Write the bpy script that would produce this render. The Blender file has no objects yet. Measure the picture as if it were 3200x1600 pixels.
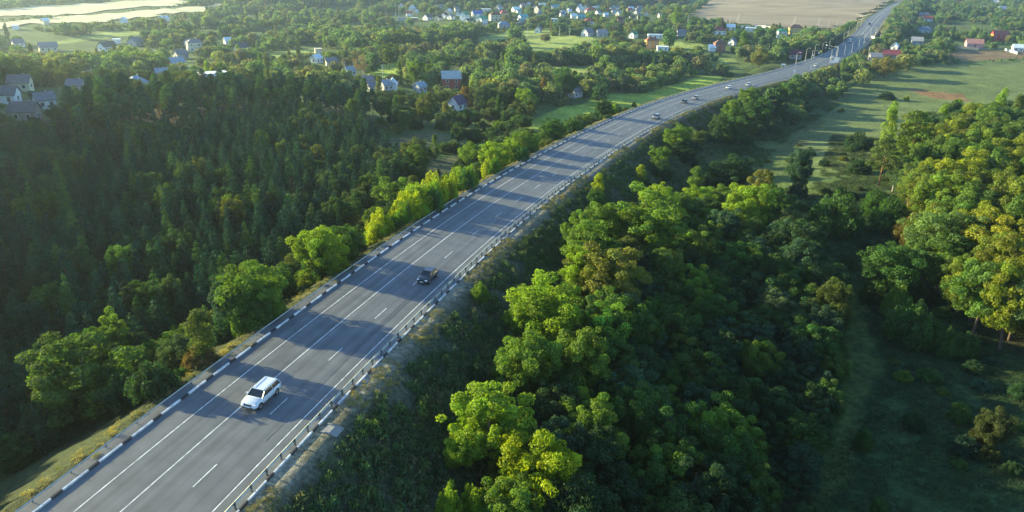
import bpy, math, random
import numpy as np
from mathutils import Matrix, Vector
R = math.radians
rng = np.random.default_rng(7)
random.seed(7)
sc = bpy.context.scene

# ---------------------------------------------------------------- camera, sky, sun, exposure
CH, PITCH, ROLL, FPX = 42.9, 0.370947, 0.0245787, 2380.845
cp, sp_, cr, sr = math.cos(PITCH), math.sin(PITCH), math.cos(ROLL), math.sin(ROLL)
cam_d = bpy.data.cameras.new("camera")
cam = bpy.data.objects.new("camera", cam_d)
sc.collection.objects.link(cam)
cam_d.sensor_width = 36.0
cam_d.lens = 36.0 * FPX / 3200.0
cam_d.clip_start, cam_d.clip_end = 1.0, 20000.0
m = Matrix.Identity(4)
for i, ax in enumerate(((cr, sr * sp_, sr * cp), (-sr, cr * sp_, cr * cp), (0, -cp, sp_))):
    for j in range(3):
        m[j][i] = ax[j]
m[2][3] = CH
cam.matrix_world = m
sc.camera = cam

SUN_AZ, SUN_EL = 159.5, 15.5      # direction TO the sun, degrees counter-clockwise from +X
world = bpy.data.worlds.new("World")
sc.world = world
world.use_nodes = True
nt = world.node_tree
sky = nt.nodes.new("ShaderNodeTexSky")
sky.sky_type = 'NISHITA'
sky.sun_disc = False
sky.sun_elevation = R(SUN_EL)
sky.sun_rotation = R(90.0 - SUN_AZ)
sky.ozone_density = 4.0
sky.dust_density = 0.4
nt.links.new(sky.outputs[0], nt.nodes["Background"].inputs[0])
nt.nodes["Background"].inputs[1].default_value = 0.115
sun_d = bpy.data.lights.new("sun", 'SUN')
sun_d.energy = 5.0
sun_d.angle = R(0.5)
sun_d.color = (1.0, 0.87, 0.47)
sun = bpy.data.objects.new("sun", sun_d)
sc.collection.objects.link(sun)
to_sun = Vector((math.cos(R(SUN_AZ)) * math.cos(R(SUN_EL)), math.sin(R(SUN_AZ)) * math.cos(R(SUN_EL)), math.sin(R(SUN_EL))))
sun.rotation_euler = to_sun.to_track_quat('Z', 'Y').to_euler()
sun.location = (0, 0, 200)
sc.view_settings.view_transform = 'Standard'
sc.view_settings.look = 'None'
sc.view_settings.gamma = 1.0
sc.view_settings.exposure = 1.78
sc.view_settings.use_curve_mapping = False
sc.render.engine = 'CYCLES'
sc.cycles.max_bounces = 5
sc.cycles.diffuse_bounces = 2
sc.cycles.volume_bounces = 0
sc.cycles.transparent_max_bounces = 4
sc.cycles.use_denoising = True

# ---------------------------------------------------------------- helpers
COL = sc.collection
LAB = {}

def tag(o, label=None, cat=None, group=None, kind=None):
    if label: o['label'] = label
    if cat: o['category'] = cat
    if group: o['group'] = group
    if kind: o['kind'] = kind
    return o

def mesh_np(name, V, F, mat=None, smooth=False):
    """F: (n,k) int array or list of such arrays"""
    me = bpy.data.meshes.new(name)
    V = np.asarray(V, dtype=np.float32)
    Fs = F if isinstance(F, list) else [F]
    Fs = [np.asarray(f, dtype=np.int32) for f in Fs if len(f)]
    loops = np.concatenate([f.ravel() for f in Fs])
    sizes = np.concatenate([np.full(len(f), f.shape[1], np.int32) for f in Fs])
    starts = np.concatenate([[0], np.cumsum(sizes)[:-1]]).astype(np.int32)
    me.vertices.add(len(V)); me.vertices.foreach_set("co", V.ravel())
    me.loops.add(len(loops)); me.loops.foreach_set("vertex_index", loops)
    me.polygons.add(len(sizes)); me.polygons.foreach_set("loop_start", starts)
    me.polygons.foreach_set("use_smooth", np.full(len(sizes), smooth))
    me.update(calc_edges=True)
    if mat:
        for q in (mat if isinstance(mat, list) else [mat]): me.materials.append(q)
    return me

def add_attr(me, name, data, typ='FLOAT'):
    a = me.attributes.new(name, typ, 'POINT')
    data = np.asarray(data, dtype=np.float32)
    if typ == 'FLOAT': a.data.foreach_set("value", data.ravel())
    elif typ == 'FLOAT_COLOR': a.data.foreach_set("color", data.ravel())
    elif typ == 'FLOAT_VECTOR': a.data.foreach_set("vector", data.ravel())
    return a

def link(name, me, parent=None, loc=None, rz=None):
    o = bpy.data.objects.new(name, me)
    COL.objects.link(o)
    if parent: o.parent = parent
    if loc is not None: o.location = loc
    if rz is not None: o.rotation_euler = (0, 0, rz)
    return o

class MB:
    """collects boxes, prisms and tubes into one mesh"""
    def __init__(self): self.V = []; self.F = []
    def add(self, V, F):
        n = len(self.V); self.V += [tuple(v) for v in V]; self.F += [tuple(i + n for i in f) for f in F]; return self
    def box(self, c, s, rz=0.0, taper=1.0):
        x, y, z = s[0] / 2, s[1] / 2, s[2] / 2
        P = []
        for dz, k in ((-z, 1), (z, taper)):
            for dx, dy in ((-x, -y), (x, -y), (x, y), (-x, y)):
                a, b = dx * k, dy * k
                P.append((c[0] + a * math.cos(rz) - b * math.sin(rz), c[1] + a * math.sin(rz) + b * math.cos(rz), c[2] + dz))
        return self.add(P, [(3, 2, 1, 0), (4, 5, 6, 7), (0, 1, 5, 4), (1, 2, 6, 5), (2, 3, 7, 6), (3, 0, 4, 7)])
    def tube(self, pts, rad, n=8, caps=True):
        pts = [Vector(p) for p in pts]
        rad = rad if isinstance(rad, (list, tuple)) else [rad] * len(pts)
        rings = []
        for i, p in enumerate(pts):
            d = (pts[min(i + 1, len(pts) - 1)] - pts[max(i - 1, 0)]).normalized()
            u = d.orthogonal().normalized(); w = d.cross(u)
            rings.append([p + (u * math.cos(a) + w * math.sin(a)) * rad[i] for a in [2 * math.pi * k / n for k in range(n)]])
        V = [v for r_ in rings for v in r_]
        F = [(i * n + k, i * n + (k + 1) % n, (i + 1) * n + (k + 1) % n, (i + 1) * n + k) for i in range(len(pts) - 1) for k in range(n)]
        if caps: F += [tuple(reversed(range(n))), tuple((len(pts) - 1) * n + k for k in range(n))]
        return self.add(V, F)
    def mesh(self, name, mat, smooth=False):
        me = bpy.data.meshes.new(name); me.from_pydata([tuple(v) for v in self.V], [], self.F)
        me.update()
        if smooth: me.polygons.foreach_set("use_smooth", [True] * len(me.polygons))
        if mat: me.materials.append(mat)
        return me
    def build(self, name, mat, parent=None, smooth=False, loc=None):
        return link(name, self.mesh(name, mat, smooth), parent, loc)

def empty(name, loc, rz=0.0):
    o = bpy.data.objects.new(name, None); COL.objects.link(o)
    o.location = loc; o.rotation_euler = (0, 0, rz); o.empty_display_size = 0.5
    return o

def copy_tree(o, parent=None):
    c = o.copy(); COL.objects.link(c); c.parent = parent
    if parent: c.matrix_parent_inverse = o.matrix_parent_inverse
    for ch in o.children: copy_tree(ch, c)
    return c

# ---------------------------------------------------------------- materials
def mat_basic(name, col, rough=0.7, metal=0.0, noise=0.0, scale=3.0, bump=0.0, spec=0.4, objcol=False, coat=0.0):
    m = bpy.data.materials.new(name); m.use_nodes = True
    n, l = m.node_tree.nodes, m.node_tree.links
    b = n["Principled BSDF"]
    b.inputs["Base Color"].default_value = (*col, 1)
    b.inputs["Roughness"].default_value = rough
    b.inputs["Metallic"].default_value = metal
    b.inputs["Specular IOR Level"].default_value = spec
    b.inputs["Coat Weight"].default_value = coat
    src = None
    if objcol:
        oi = n.new("ShaderNodeObjectInfo"); src = oi.outputs["Color"]
    if noise > 0 or bump > 0:
        tc = n.new("ShaderNodeTexCoord"); tx = n.new("ShaderNodeTexNoise")
        tx.inputs["Scale"].default_value = scale; tx.inputs["Detail"].default_value = 6
        l.new(tc.outputs["Object"], tx.inputs["Vector"])
        mr = n.new("ShaderNodeMapRange")
        mr.inputs["From Min"].default_value = 0.3; mr.inputs["From Max"].default_value = 0.7
        mr.inputs["To Min"].default_value = 1 - noise; mr.inputs["To Max"].default_value = 1 + noise
        l.new(tx.outputs["Fac"], mr.inputs["Value"])
        mx = n.new("ShaderNodeMix"); mx.data_type = 'RGBA'; mx.blend_type = 'MULTIPLY'
        mx.inputs["Factor"].default_value = 1.0
        if src: l.new(src, mx.inputs["A"])
        else: mx.inputs["A"].default_value = (*col, 1)
        l.new(mr.outputs["Result"], mx.inputs["B"])
        l.new(mx.outputs["Result"], b.inputs["Base Color"])
        if bump > 0:
            bp = n.new("ShaderNodeBump"); bp.inputs["Strength"].default_value = bump; bp.inputs["Distance"].default_value = 0.1
            l.new(tx.outputs["Fac"], bp.inputs["Height"]); l.new(bp.outputs["Normal"], b.inputs["Normal"])
    elif src: l.new(src, b.inputs["Base Color"])
    return m

def leaf_mat(name, ramp=None, trans=0.38):
    """leaves: object colour (single trees) or a random colour per plant (masses), varied leaf clump by leaf clump"""
    m = bpy.data.materials.new(name); m.use_nodes = True
    n, l = m.node_tree.nodes, m.node_tree.links
    n.remove(n["Principled BSDF"]); out = n["Material Output"]
    oi = n.new("ShaderNodeObjectInfo")
    if ramp:
        rp = n.new("ShaderNodeValToRGB"); l.new(oi.outputs["Random"], rp.inputs["Fac"])
        e = rp.color_ramp.elements
        while len(e) < len(ramp): e.new(0.5)
        for k, c in enumerate(ramp):
            e[k].position = (k + 0.5) / len(ramp); e[k].color = (*c, 1)
        base = rp.outputs["Color"]
    else: base = oi.outputs["Color"]
    at = n.new("ShaderNodeAttribute"); at.attribute_name = "tone"
    at2 = n.new("ShaderNodeAttribute"); at2.attribute_name = "warm"
    hs = n.new("ShaderNodeHueSaturation"); l.new(base, hs.inputs["Color"]); l.new(at.outputs["Fac"], hs.inputs["Value"]); l.new(at2.outputs["Fac"], hs.inputs["Hue"])
    d = n.new("ShaderNodeBsdfDiffuse"); l.new(hs.outputs["Color"], d.inputs["Color"])
    t = n.new("ShaderNodeBsdfTranslucent")
    tm = n.new("ShaderNodeMix"); tm.data_type = 'RGBA'; tm.blend_type = 'MULTIPLY'; tm.inputs["Factor"].default_value = 1
    tm.inputs["B"].default_value = (1.7, 1.6, 0.6, 1); l.new(hs.outputs["Color"], tm.inputs["A"]); l.new(tm.outputs["Result"], t.inputs["Color"])
    mx = n.new("ShaderNodeMixShader"); mx.inputs["Fac"].default_value = trans
    l.new(d.outputs[0], mx.inputs[1]); l.new(t.outputs[0], mx.inputs[2])
    g = n.new("ShaderNodeBsdfGlossy"); g.inputs["Roughness"].default_value = 0.6; g.inputs["Color"].default_value = (1, 1, 1, 1)
    mg = n.new("ShaderNodeMixShader"); mg.inputs["Fac"].default_value = 0.012
    l.new(mx.outputs[0], mg.inputs[1]); l.new(g.outputs[0], mg.inputs[2])
    l.new(mg.outputs[0], out.inputs["Surface"])
    return m

M = {}
M['leaf'] = leaf_mat('leaves')
M['leaf_mix'] = leaf_mat('leaves_mixed', [(0.028, 0.068, 0.020), (0.050, 0.105, 0.022), (0.090, 0.150, 0.022), (0.036, 0.085, 0.034), (0.110, 0.130, 0.024), (0.055, 0.105, 0.042)])
M['leaf_far'] = leaf_mat('leaves_far', [(0.055, 0.125, 0.045), (0.115, 0.200, 0.055), (0.160, 0.240, 0.060), (0.065, 0.135, 0.055), (0.180, 0.200, 0.055), (0.100, 0.180, 0.075), (0.14, 0.145, 0.075)])  # far leaves lightened: haze and sunlight partly put into the colour
M['needle'] = leaf_mat('needles', None, 0.15)
M['needle_mix'] = leaf_mat('needles_mixed', [(0.013, 0.058, 0.036), (0.020, 0.078, 0.038), (0.036, 0.100, 0.036), (0.015, 0.066, 0.042)], 0.15)
M['weed'] = leaf_mat('weeds', [(0.045, 0.100, 0.036), (0.078, 0.115, 0.044), (0.055, 0.130, 0.036), (0.12, 0.12, 0.06), (0.038, 0.100, 0.044), (0.110, 0.180, 0.036)], 0.2)
M['drygrass'] = leaf_mat('dry_grass', [(0.34, 0.29, 0.09), (0.46, 0.40, 0.18), (0.18, 0.20, 0.05), (0.38, 0.35, 0.18)], 0.25)
M['meadowgrass'] = leaf_mat('meadow_grass', [(0.020, 0.050, 0.020), (0.032, 0.066, 0.022), (0.022, 0.048, 0.024), (0.055, 0.070, 0.028)], 0.25)  # low greens: valley shade partly put into the grass colour
M['bark'] = mat_basic('bark', (0.10, 0.075, 0.055), 0.9, noise=0.3, scale=2)
M['pinebark'] = mat_basic('pine_bark', (0.26, 0.13, 0.06), 0.9, noise=0.3, scale=2)
M['birch'] = mat_basic('pale_bark', (0.35, 0.31, 0.26), 0.9, noise=0.3, scale=2)
M['white'] = mat_basic('white_paint', (0.78, 0.79, 0.78), 0.6, noise=0.12, scale=3)
M['kerb_white'] = mat_basic('kerb_white', (0.60, 0.62, 0.62), 0.7, noise=0.4, scale=1.3)
M['kerb_black'] = mat_basic('kerb_black', (0.025, 0.026, 0.03), 0.7, noise=0.3, scale=4)
M['concrete'] = mat_basic('concrete', (0.27, 0.27, 0.25), 0.9, noise=0.2, scale=2, bump=0.2)
M['gravel'] = mat_basic('gravel', (0.30, 0.27, 0.20), 0.95, noise=0.35, scale=4, bump=0.5)
M['steel'] = mat_basic('galvanised_steel', (0.42, 0.46, 0.44), 0.45, metal=0.6, noise=0.15, scale=2)
M['post'] = mat_basic('post_steel', (0.10, 0.115, 0.11), 0.7, noise=0.3, scale=3)
M['pole'] = mat_basic('pole_concrete', (0.50, 0.49, 0.44), 0.85, noise=0.1, scale=2)
M['glass'] = mat_basic('car_glass', (0.012, 0.016, 0.02), 0.08, spec=0.8)
M['window'] = mat_basic('window_glass', (0.03, 0.04, 0.05), 0.15, spec=0.7)
M['tyre'] = mat_basic('tyre', (0.015, 0.015, 0.016), 0.85)
M['rim'] = mat_basic('rim', (0.45, 0.46, 0.48), 0.35, metal=0.8)
M['lamp_glass'] = mat_basic('headlamp_glass', (0.85, 0.87, 0.88), 0.1, spec=0.8)
M['plastic'] = mat_basic('black_plastic', (0.02, 0.02, 0.022), 0.6)
M['paint'] = mat_basic('car_paint', (0.8, 0.8, 0.8), 0.28, spec=0.5, objcol=True, coat=0.6)
M['wall'] = mat_basic('house_wall', (0.7, 0.7, 0.7), 0.9, noise=0.1, scale=0.8, objcol=True)
M['roof'] = mat_basic('house_roof', (0.3, 0.3, 0.3), 0.75, noise=0.22, scale=1.5, objcol=True)
M['trim'] = mat_basic('trim_white', (0.75, 0.74, 0.70), 0.7)

# ---------------------------------------------------------------- road axis (offset 0 = dashed lane line)
RS = np.arange(-60, 1111, 15.0)
RX=np.array([-40.69, -37.51, -34.17, -30.66, -26.99, -23.15, -19.14, -14.97, -10.62, -6.09, -1.37, 3.53, 8.61, 13.86, 19.26, 24.8, 30.49, 36.32, 42.3, 48.43, 54.73, 61.23, 67.94, 74.89, 82.08, 89.52, 97.21, 105.13, 113.26, 121.56, 129.99, 138.51, 147.12, 155.78, 164.45, 173.1, 181.67, 190.14, 198.52, 206.81, 214.99, 223.05, 230.99, 238.79, 246.45, 253.98, 261.36, 268.61, 275.74, 282.79, 289.77, 296.7, 303.59, 310.45, 317.27, 324.04, 330.78, 337.5, 344.22, 350.95, 357.73, 364.57, 371.45, 378.39, 385.37, 392.42, 399.51, 406.64, 413.81, 421.01, 428.21, 435.42, 442.65, 449.88, 457.11, 464.36, 471.61, 478.88, 486.15])
RY=np.array([-4.75, 9.91, 24.53, 39.11, 53.65, 68.15, 82.6, 97.01, 111.36, 125.66, 139.89, 154.06, 168.16, 182.2, 196.19, 210.11, 223.98, 237.78, 251.53, 265.2, 278.8, 292.3, 305.7, 318.97, 332.12, 345.13, 357.99, 370.72, 383.31, 395.8, 408.2, 420.54, 432.82, 445.06, 457.3, 469.56, 481.87, 494.25, 506.69, 519.19, 531.76, 544.41, 557.13, 569.94, 582.82, 595.79, 608.85, 621.97, 635.16, 648.4, 661.67, 674.96, 688.28, 701.61, 714.97, 728.34, 741.74, 755.14, 768.55, 781.94, 795.31, 808.66, 821.98, 835.28, 848.54, 861.78, 875.0, 888.19, 901.37, 914.53, 927.68, 940.83, 953.98, 967.12, 980.26, 993.39, 1006.52, 1019.64, 1032.76])
RZ=np.array([0.76, 0.58, 0.4, 0.21, 0.0, -0.23, -0.48, -0.75, -1.03, -1.38, -1.8, -2.28, -2.81, -3.36, -3.92, -4.5, -5.11, -5.74, -6.38, -7.02, -7.67, -8.34, -9.02, -9.71, -10.38, -11.01, -11.59, -12.13, -12.63, -13.13, -13.62, -14.04, -14.34, -14.51, -14.56, -14.53, -14.5, -14.48, -14.45, -14.37, -14.2, -13.93, -13.58, -13.18, -12.77, -12.37, -11.97, -11.56, -11.16, -10.75, -10.34, -9.92, -9.5, -9.07, -8.64, -8.21, -7.78, -7.35, -6.91, -6.48, -6.05, -5.62, -5.19, -4.79, -4.45, -4.16, -3.94, -3.74, -3.55, -3.35, -3.16, -2.96, -2.76, -2.57, -2.37, -2.18, -1.98, -1.79, -1.59])
def _extend():
    global RS, RX, RY, RZ
    h0 = (RX[1] - RX[0], RY[1] - RY[0]); h1 = (RX[-1] - RX[-2], RY[-1] - RY[-2])
    k = np.arange(20, 0, -1)
    RX = np.concatenate([RX[0] - h0[0] * k, RX, RX[-1] + h1[0] * np.arange(1, 101)])
    RY = np.concatenate([RY[0] - h0[1] * k, RY, RY[-1] + h1[1] * np.arange(1, 101)])
    RZ = np.concatenate([RZ[0] + 0.01 * 15 * k * 0 + 0.1 * k, RZ, RZ[-1] + 0.02 * np.arange(1, 101)])
    RS = np.concatenate([RS[0] - 15 * k, RS, RS[-1] + 15 * np.arange(1, 101)])
_extend()
SS = np.arange(-300, 2600, 2.5)
def _smooth(a):
    b = np.interp(SS, RS, a)
    k = np.hanning(17); k /= k.sum()
    return np.convolve(np.pad(b, 8, mode='reflect', reflect_type='odd'), k, mode='valid')
AX, AY, AZ = _smooth(RX), _smooth(RY), _smooth(RZ)
TX, TY = np.gradient(AX), np.gradient(AY)
_t = np.hypot(TX, TY); TX, TY = TX / _t, TY / _t
BANK = 0.0508
def bank(s): return BANK * np.clip((620 - np.asarray(s, float)) / 120, 0.35, 1)
LK, RK = -9.52, 5.32           # kerbs
def road_pt(s, o, dz=0.0):
    s = np.asarray(s, float); o = np.asarray(o, float)
    x = np.interp(s, SS, AX); y = np.interp(s, SS, AY); z = np.interp(s, SS, AZ)
    tx = np.interp(s, SS, TX); ty = np.interp(s, SS, TY)
    return np.stack([x + o * ty, y - o * tx, z - bank(s) * o + dz + 0 * x], -1)
def road_heading(s):
    return math.atan2(float(np.interp(s, SS, TY)), float(np.interp(s, SS, TX)))
def road_sd(x, y):
    """station and signed offset (right positive) of points"""
    x = np.atleast_1d(np.asarray(x, float)); y = np.atleast_1d(np.asarray(y, float))
    S = np.empty_like(x); D = np.empty_like(x)
    for a in range(0, len(x), 20000):
        xa, ya = x[a:a + 20000], y[a:a + 20000]
        d2 = (xa[:, None] - AX[None, ::3]) ** 2 + (ya[:, None] - AY[None, ::3]) ** 2
        i = d2.argmin(1) * 3
        i = np.clip(i, 0, len(SS) - 1)
        for _ in range(2):
            t = (xa - AX[i]) * TX[i] + (ya - AY[i]) * TY[i]
            i = np.clip(i + np.round(t / 2.5).astype(int), 0, len(SS) - 1)
        t = (xa - AX[i]) * TX[i] + (ya - AY[i]) * TY[i]
        S[a:a + 20000] = SS[i] + t
        D[a:a + 20000] = (xa - AX[i]) * TY[i] - (ya - AY[i]) * TX[i]
    return S, D

# ---------------------------------------------------------------- terrain heights
CTL = np.array([(-60,60,-9),(-60,110,-9),(-40,150,-9.5),(-100,160,-8.5),(-150,220,-7),(-100,270,-8),(-40,260,-11),(-30,210,-12),(0,230,-14),(30,300,-18),(0,330,-17),
 (-60,330,-14),(-150,330,-13),(-250,300,-11),(-200,400,-16),(-300,500,-18),(-100,450,-18),(0,420,-19),(80,420,-20),(100,500,-20),(0,600,-19),(150,650,-17),
 (-300,750,-16),(-600,900,-12),(-200,900,-14),(0,1000,-12),(250,800,-13),(200,1000,-10),(350,1100,-5),(500,1500,0),(0,1600,0),(-900,1500,6),(-500,1300,-4),(-900,600,-12),
 (0,60,-15),(20,70,-15),(35,100,-15),(40,150,-17),(60,200,-20),(50,80,-18),(60,60,-17),(85,115,-19),(100,160,-18),(120,220,-21),(150,270,-23),(110,300,-23),
 (180,330,-23),(250,370,-22),(220,440,-21),(300,450,-20),(300,550,-17),(400,500,-14),(280,620,-13),(350,650,-11),(450,750,-8),(600,900,-4),(900,1300,5),(700,500,-5),
 (115,172,-8),(135,195,-3),(160,205,2),(160,150,3),(135,135,-6),(200,180,9),(215,245,-2),(170,245,-9),(110,90,-14),(170,90,-2),(90,40,-14),(0,0,-14),(-60,0,-9),(-200,80,-6),(300,200,2),(-190,90,24),(-200,165,26),(-225,225,19),(-270,200,24),(-270,100,22),
 (1500,1000,6),(1500,2500,25),(0,3000,30),(-1500,2500,30),(-1500,1000,8)], float)
_sig = 16 + 0.13 * np.hypot(CTL[:, 0], CTL[:, 1])
def natural(x, y):
    out = np.empty_like(x)
    for a in range(0, len(x), 40000):
        xa, ya = x[a:a + 40000, None], y[a:a + 40000, None]
        w = np.exp(-((xa - CTL[:, 0]) ** 2 + (ya - CTL[:, 1]) ** 2) / (2 * _sig ** 2)) + 1e-12 / (1 + ((xa - CTL[:, 0]) ** 2 + (ya - CTL[:, 1]) ** 2) / 1e4)
        out[a:a + 40000] = (w * CTL[:, 2]).sum(1) / w.sum(1)
    r = np.hypot(x, y)
    out += 0.5 * np.sin(x / 13.0 + 1.3 * np.sin(y / 19.0)) * np.cos(y / 11.0 + x / 31.0) + 0.004 * r * np.sin(x / 90.0) * np.cos(y / 130.0 + 1)
    return out
def ht(x, y, sd=None):
    x = np.atleast_1d(np.asarray(x, float)); y = np.atleast_1d(np.asarray(y, float))
    S, D = road_sd(x, y) if sd is None else sd
    nat = natural(x, y)
    zr = np.interp(S, SS, AZ) - bank(S) * D.clip(-12, 9)
    dist = np.where(D < 0, -(D - (LK - 2.2)), D - (RK + 2.0))
    slope = np.where(D < 0, 1 / 1.7, 1 / 2.1)
    dd = dist.clip(0, None)
    low = zr - 0.10 - dd * slope
    high = zr - 0.10 + dd * 0.25
    z = np.maximum(nat, low)
    # soft toe
    k = 1.2
    h = np.clip(0.5 + 0.5 * (low - nat) / k, 0, 1)
    z = low * h + nat * (1 - h) + k * h * (1 - h) * 0.5
    z = np.minimum(z, high)
    return z
def project(P):
    P = np.atleast_2d(P)
    x, y, z = P[:, 0], P[:, 1], P[:, 2] - CH
    fw = y * cp - z * sp_; up = y * sp_ + z * cp
    fw = np.where(fw < 1, 1, fw)
    a, b = x / fw, up / fw
    return np.stack([1600 + FPX * (a * cr + b * sr), 800 - FPX * (-a * sr + b * cr), fw], 1)
def at(px, py, h=0.0):
    """world points of the ground (raised by h) seen at pixel px, py of the 3200 x 1600 photograph"""
    px = np.atleast_1d(np.asarray(px, float)); py = np.atleast_1d(np.asarray(py, float)); h = h + 0 * px
    x, y = (px - 1600) / FPX, (800 - py) / FPX
    xr, yr = x * cr - y * sr, x * sr + y * cr
    d = np.stack([xr, cp + yr * sp_, -sp_ + yr * cp], 1)
    d /= np.linalg.norm(d, axis=1)[:, None]
    T = np.concatenate([np.arange(35, 400, 4.0), np.geomspace(400, 5000, 130)])
    P = d[:, None, :] * T[None, :, None]; P[:, :, 2] += CH
    n = len(px)
    g = ht(P[:, :, 0].ravel(), P[:, :, 1].ravel()).reshape(n, -1)
    below = (P[:, :, 2] - h[:, None]) < g
    i = below.argmax(1); i = np.where(below.any(1), i, len(T) - 1).clip(1)
    lo, hi = T[i - 1].copy(), T[i].copy()
    for _ in range(9):
        mid = (lo + hi) / 2
        q = d * mid[:, None]; q[:, 2] += CH
        b = (q[:, 2] - h) < ht(q[:, 0], q[:, 1])
        hi = np.where(b, mid, hi); lo = np.where(b, lo, mid)
    q = d * hi[:, None]; q[:, 2] += CH
    q[:, 2] = ht(q[:, 0], q[:, 1])
    return q

def in_poly(P, poly):
    x, y = P[:, 0], P[:, 1]; c = np.zeros(len(P), bool)
    n = len(poly)
    for i in range(n):
        x1, y1 = poly[i]; x2, y2 = poly[(i + 1) % n]
        cond = ((y1 > y) != (y2 > y))
        with np.errstate(divide='ignore', invalid='ignore'):
            xi = (x2 - x1) * (y - y1) / (y2 - y1 + 1e-12) + x1
        c ^= cond & (x < xi)
    return c
def zone(pix):
    """polygon of ground pixels -> world polygon"""
    p = np.array(pix, float)
    return at(p[:, 0], p[:, 1])[:, :2]

def vnoise(x, y, sc_, seed=0):
    """cheap value noise 0..1"""
    r = np.random.default_rng(seed).random((64, 64))
    u, v = x / sc_ + 100, y / sc_ + 100
    i, j = np.floor(u).astype(int), np.floor(v).astype(int)
    a, b = u - i, v - j
    a = a * a * (3 - 2 * a); b = b * b * (3 - 2 * b)
    g = lambda p, q: r[p % 64, q % 64]
    return (g(i, j) * (1 - a) + g(i + 1, j) * a) * (1 - b) + (g(i, j + 1) * (1 - a) + g(i + 1, j + 1) * a) * b

# ---------------------------------------------------------------- zones (ground pixels of the photograph)
Z = {
 'pine': [(-500,450),(-100,400),(200,372),(450,345),(700,322),(950,322),(1130,345),(1190,400),(1150,470),(1260,545),(1290,600),(1170,700),(990,820),(800,940),(640,1050),(420,1190),(200,1330),(0,1420),(-500,1600)],
 'wood': [(1440,1750),(1500,1500),(1590,1330),(1690,1150),(1790,960),(1900,830),(2050,735),(2200,700),(2330,690),(2430,680),(2480,770),(2530,880),(2600,1000),(2640,1120),(2590,1280),(2540,1450),(2520,1560),(2500,1800)],
 'hill': [(2780,590),(2870,475),(3080,425),(3600,350),(3900,600),(3900,1250),(3400,1200),(3150,1120),(3000,1020),(2900,900),(2840,760)],
 'slopewood': [(2230,480),(2200,425),(2290,370),(2400,310),(2500,262),(2545,275),(2550,340),(2470,410),(2380,450)],
 'meadow_r': [(2600,330),(2700,240),(2850,205),(3000,200),(3400,180),(3600,330),(3200,400),(2900,420),(2750,470),(2560,560),(2500,480)],
 'soil': [(2830,278),(2900,284),(3010,296),(3030,318),(2960,312),(2880,298)],
 'plough': [(2140,48),(2190,25),(2230,0),(2260,-60),(2850,-60),(2795,0),(2700,48),(2600,92),(2480,88),(2330,80),(2200,66)],
 'stubble1': [(-400,75),(0,30),(240,12),(470,-2),(640,-30),(560,16),(400,32),(200,45),(0,58),(-400,95)],
 'stubble2': [(-300,100),(0,72),(200,56),(420,38),(560,22),(700,14),(640,36),(500,52),(300,70),(120,80),(0,92),(-300,125)],
 'glade1': [(1150,236),(1180,205),(1240,193),(1265,205),(1262,236),(1220,244)],
 'glade2': [(1640,120),(1760,108),(1880,122),(1820,150),(1740,158),(1640,158)],
 'glade3': [(1770,345),(1900,292),(2010,292),(2200,236),(2260,240),(2060,318),(1930,372),(1850,400),(1800,400)],
 'glade4': [(1620,392),(1760,330),(1900,335),(1900,360),(1800,420),(1730,440)],
 'glade5': [(820,168),(1000,152),(1010,166),(860,182)],
 'glade6': [(1480,120),(1600,98),(1720,90),(1720,106),(1600,118),(1500,138)],
 'glade7': [(1180,440),(1350,410),(1420,430),(1330,460),(1250,475)],
 'glade8': [(1300,520),(1430,480),(1480,500),(1370,560),(1310,570)],
 'glade9': [(2020,130),(2200,138),(2200,152),(2080,150)],
 'glade10': [(1870,200),(2100,205),(2290,180),(2300,190),(2100,222),(1900,232),(1700,222),(1740,208)],
 'glade11': [(150,135),(320,100),(460,95),(440,112),(300,122),(180,142)],
 'brown_r': [(2960,168),(3020,155),(3260,160),(3260,180),(3000,192)],
}
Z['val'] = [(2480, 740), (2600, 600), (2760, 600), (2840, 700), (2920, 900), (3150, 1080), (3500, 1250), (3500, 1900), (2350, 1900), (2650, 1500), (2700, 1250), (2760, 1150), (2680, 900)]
W = {k: zone(v) for k, v in Z.items()}

# ---------------------------------------------------------------- ground sheet
def axis(lo, hi, c0, c1, fine, grow):
    a = [c0]
    st = fine
    while a[-1] < c1: a.append(a[-1] + fine)
    while a[-1] < hi: st *= grow; a.append(a[-1] + st)
    st = fine; b = [c0]
    while b[-1] > lo: st *= grow; b.append(b[-1] - st)
    return np.array(b[::-1][:-1] + a)
gx = axis(-6500, 6500, -130, 260, 1.8, 1.045)
gy = axis(-300, 7000, 40, 360, 1.8, 1.04)
GX, GY = np.meshgrid(gx, gy)
fx, fy = GX.ravel(), GY.ravel()
gS, gD = road_sd(fx, fy)
fz = ht(fx, fy, (gS, gD))
edge = np.clip((34 - np.abs(gD + 2)) / 3, 0, 1) * ((gS > -250) & (gS < 1500))
gz = fz - 0.9 * edge
nx, ny = len(gx), len(gy)
idx = np.arange(nx * ny).reshape(ny, nx)
GF = np.stack([idx[:-1, :-1], idx[:-1, 1:], idx[1:, 1:], idx[1:, :-1]], -1).reshape(-1, 4)
def lerp(a, b, t): return a + (b - a) * t[:, None]
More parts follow.
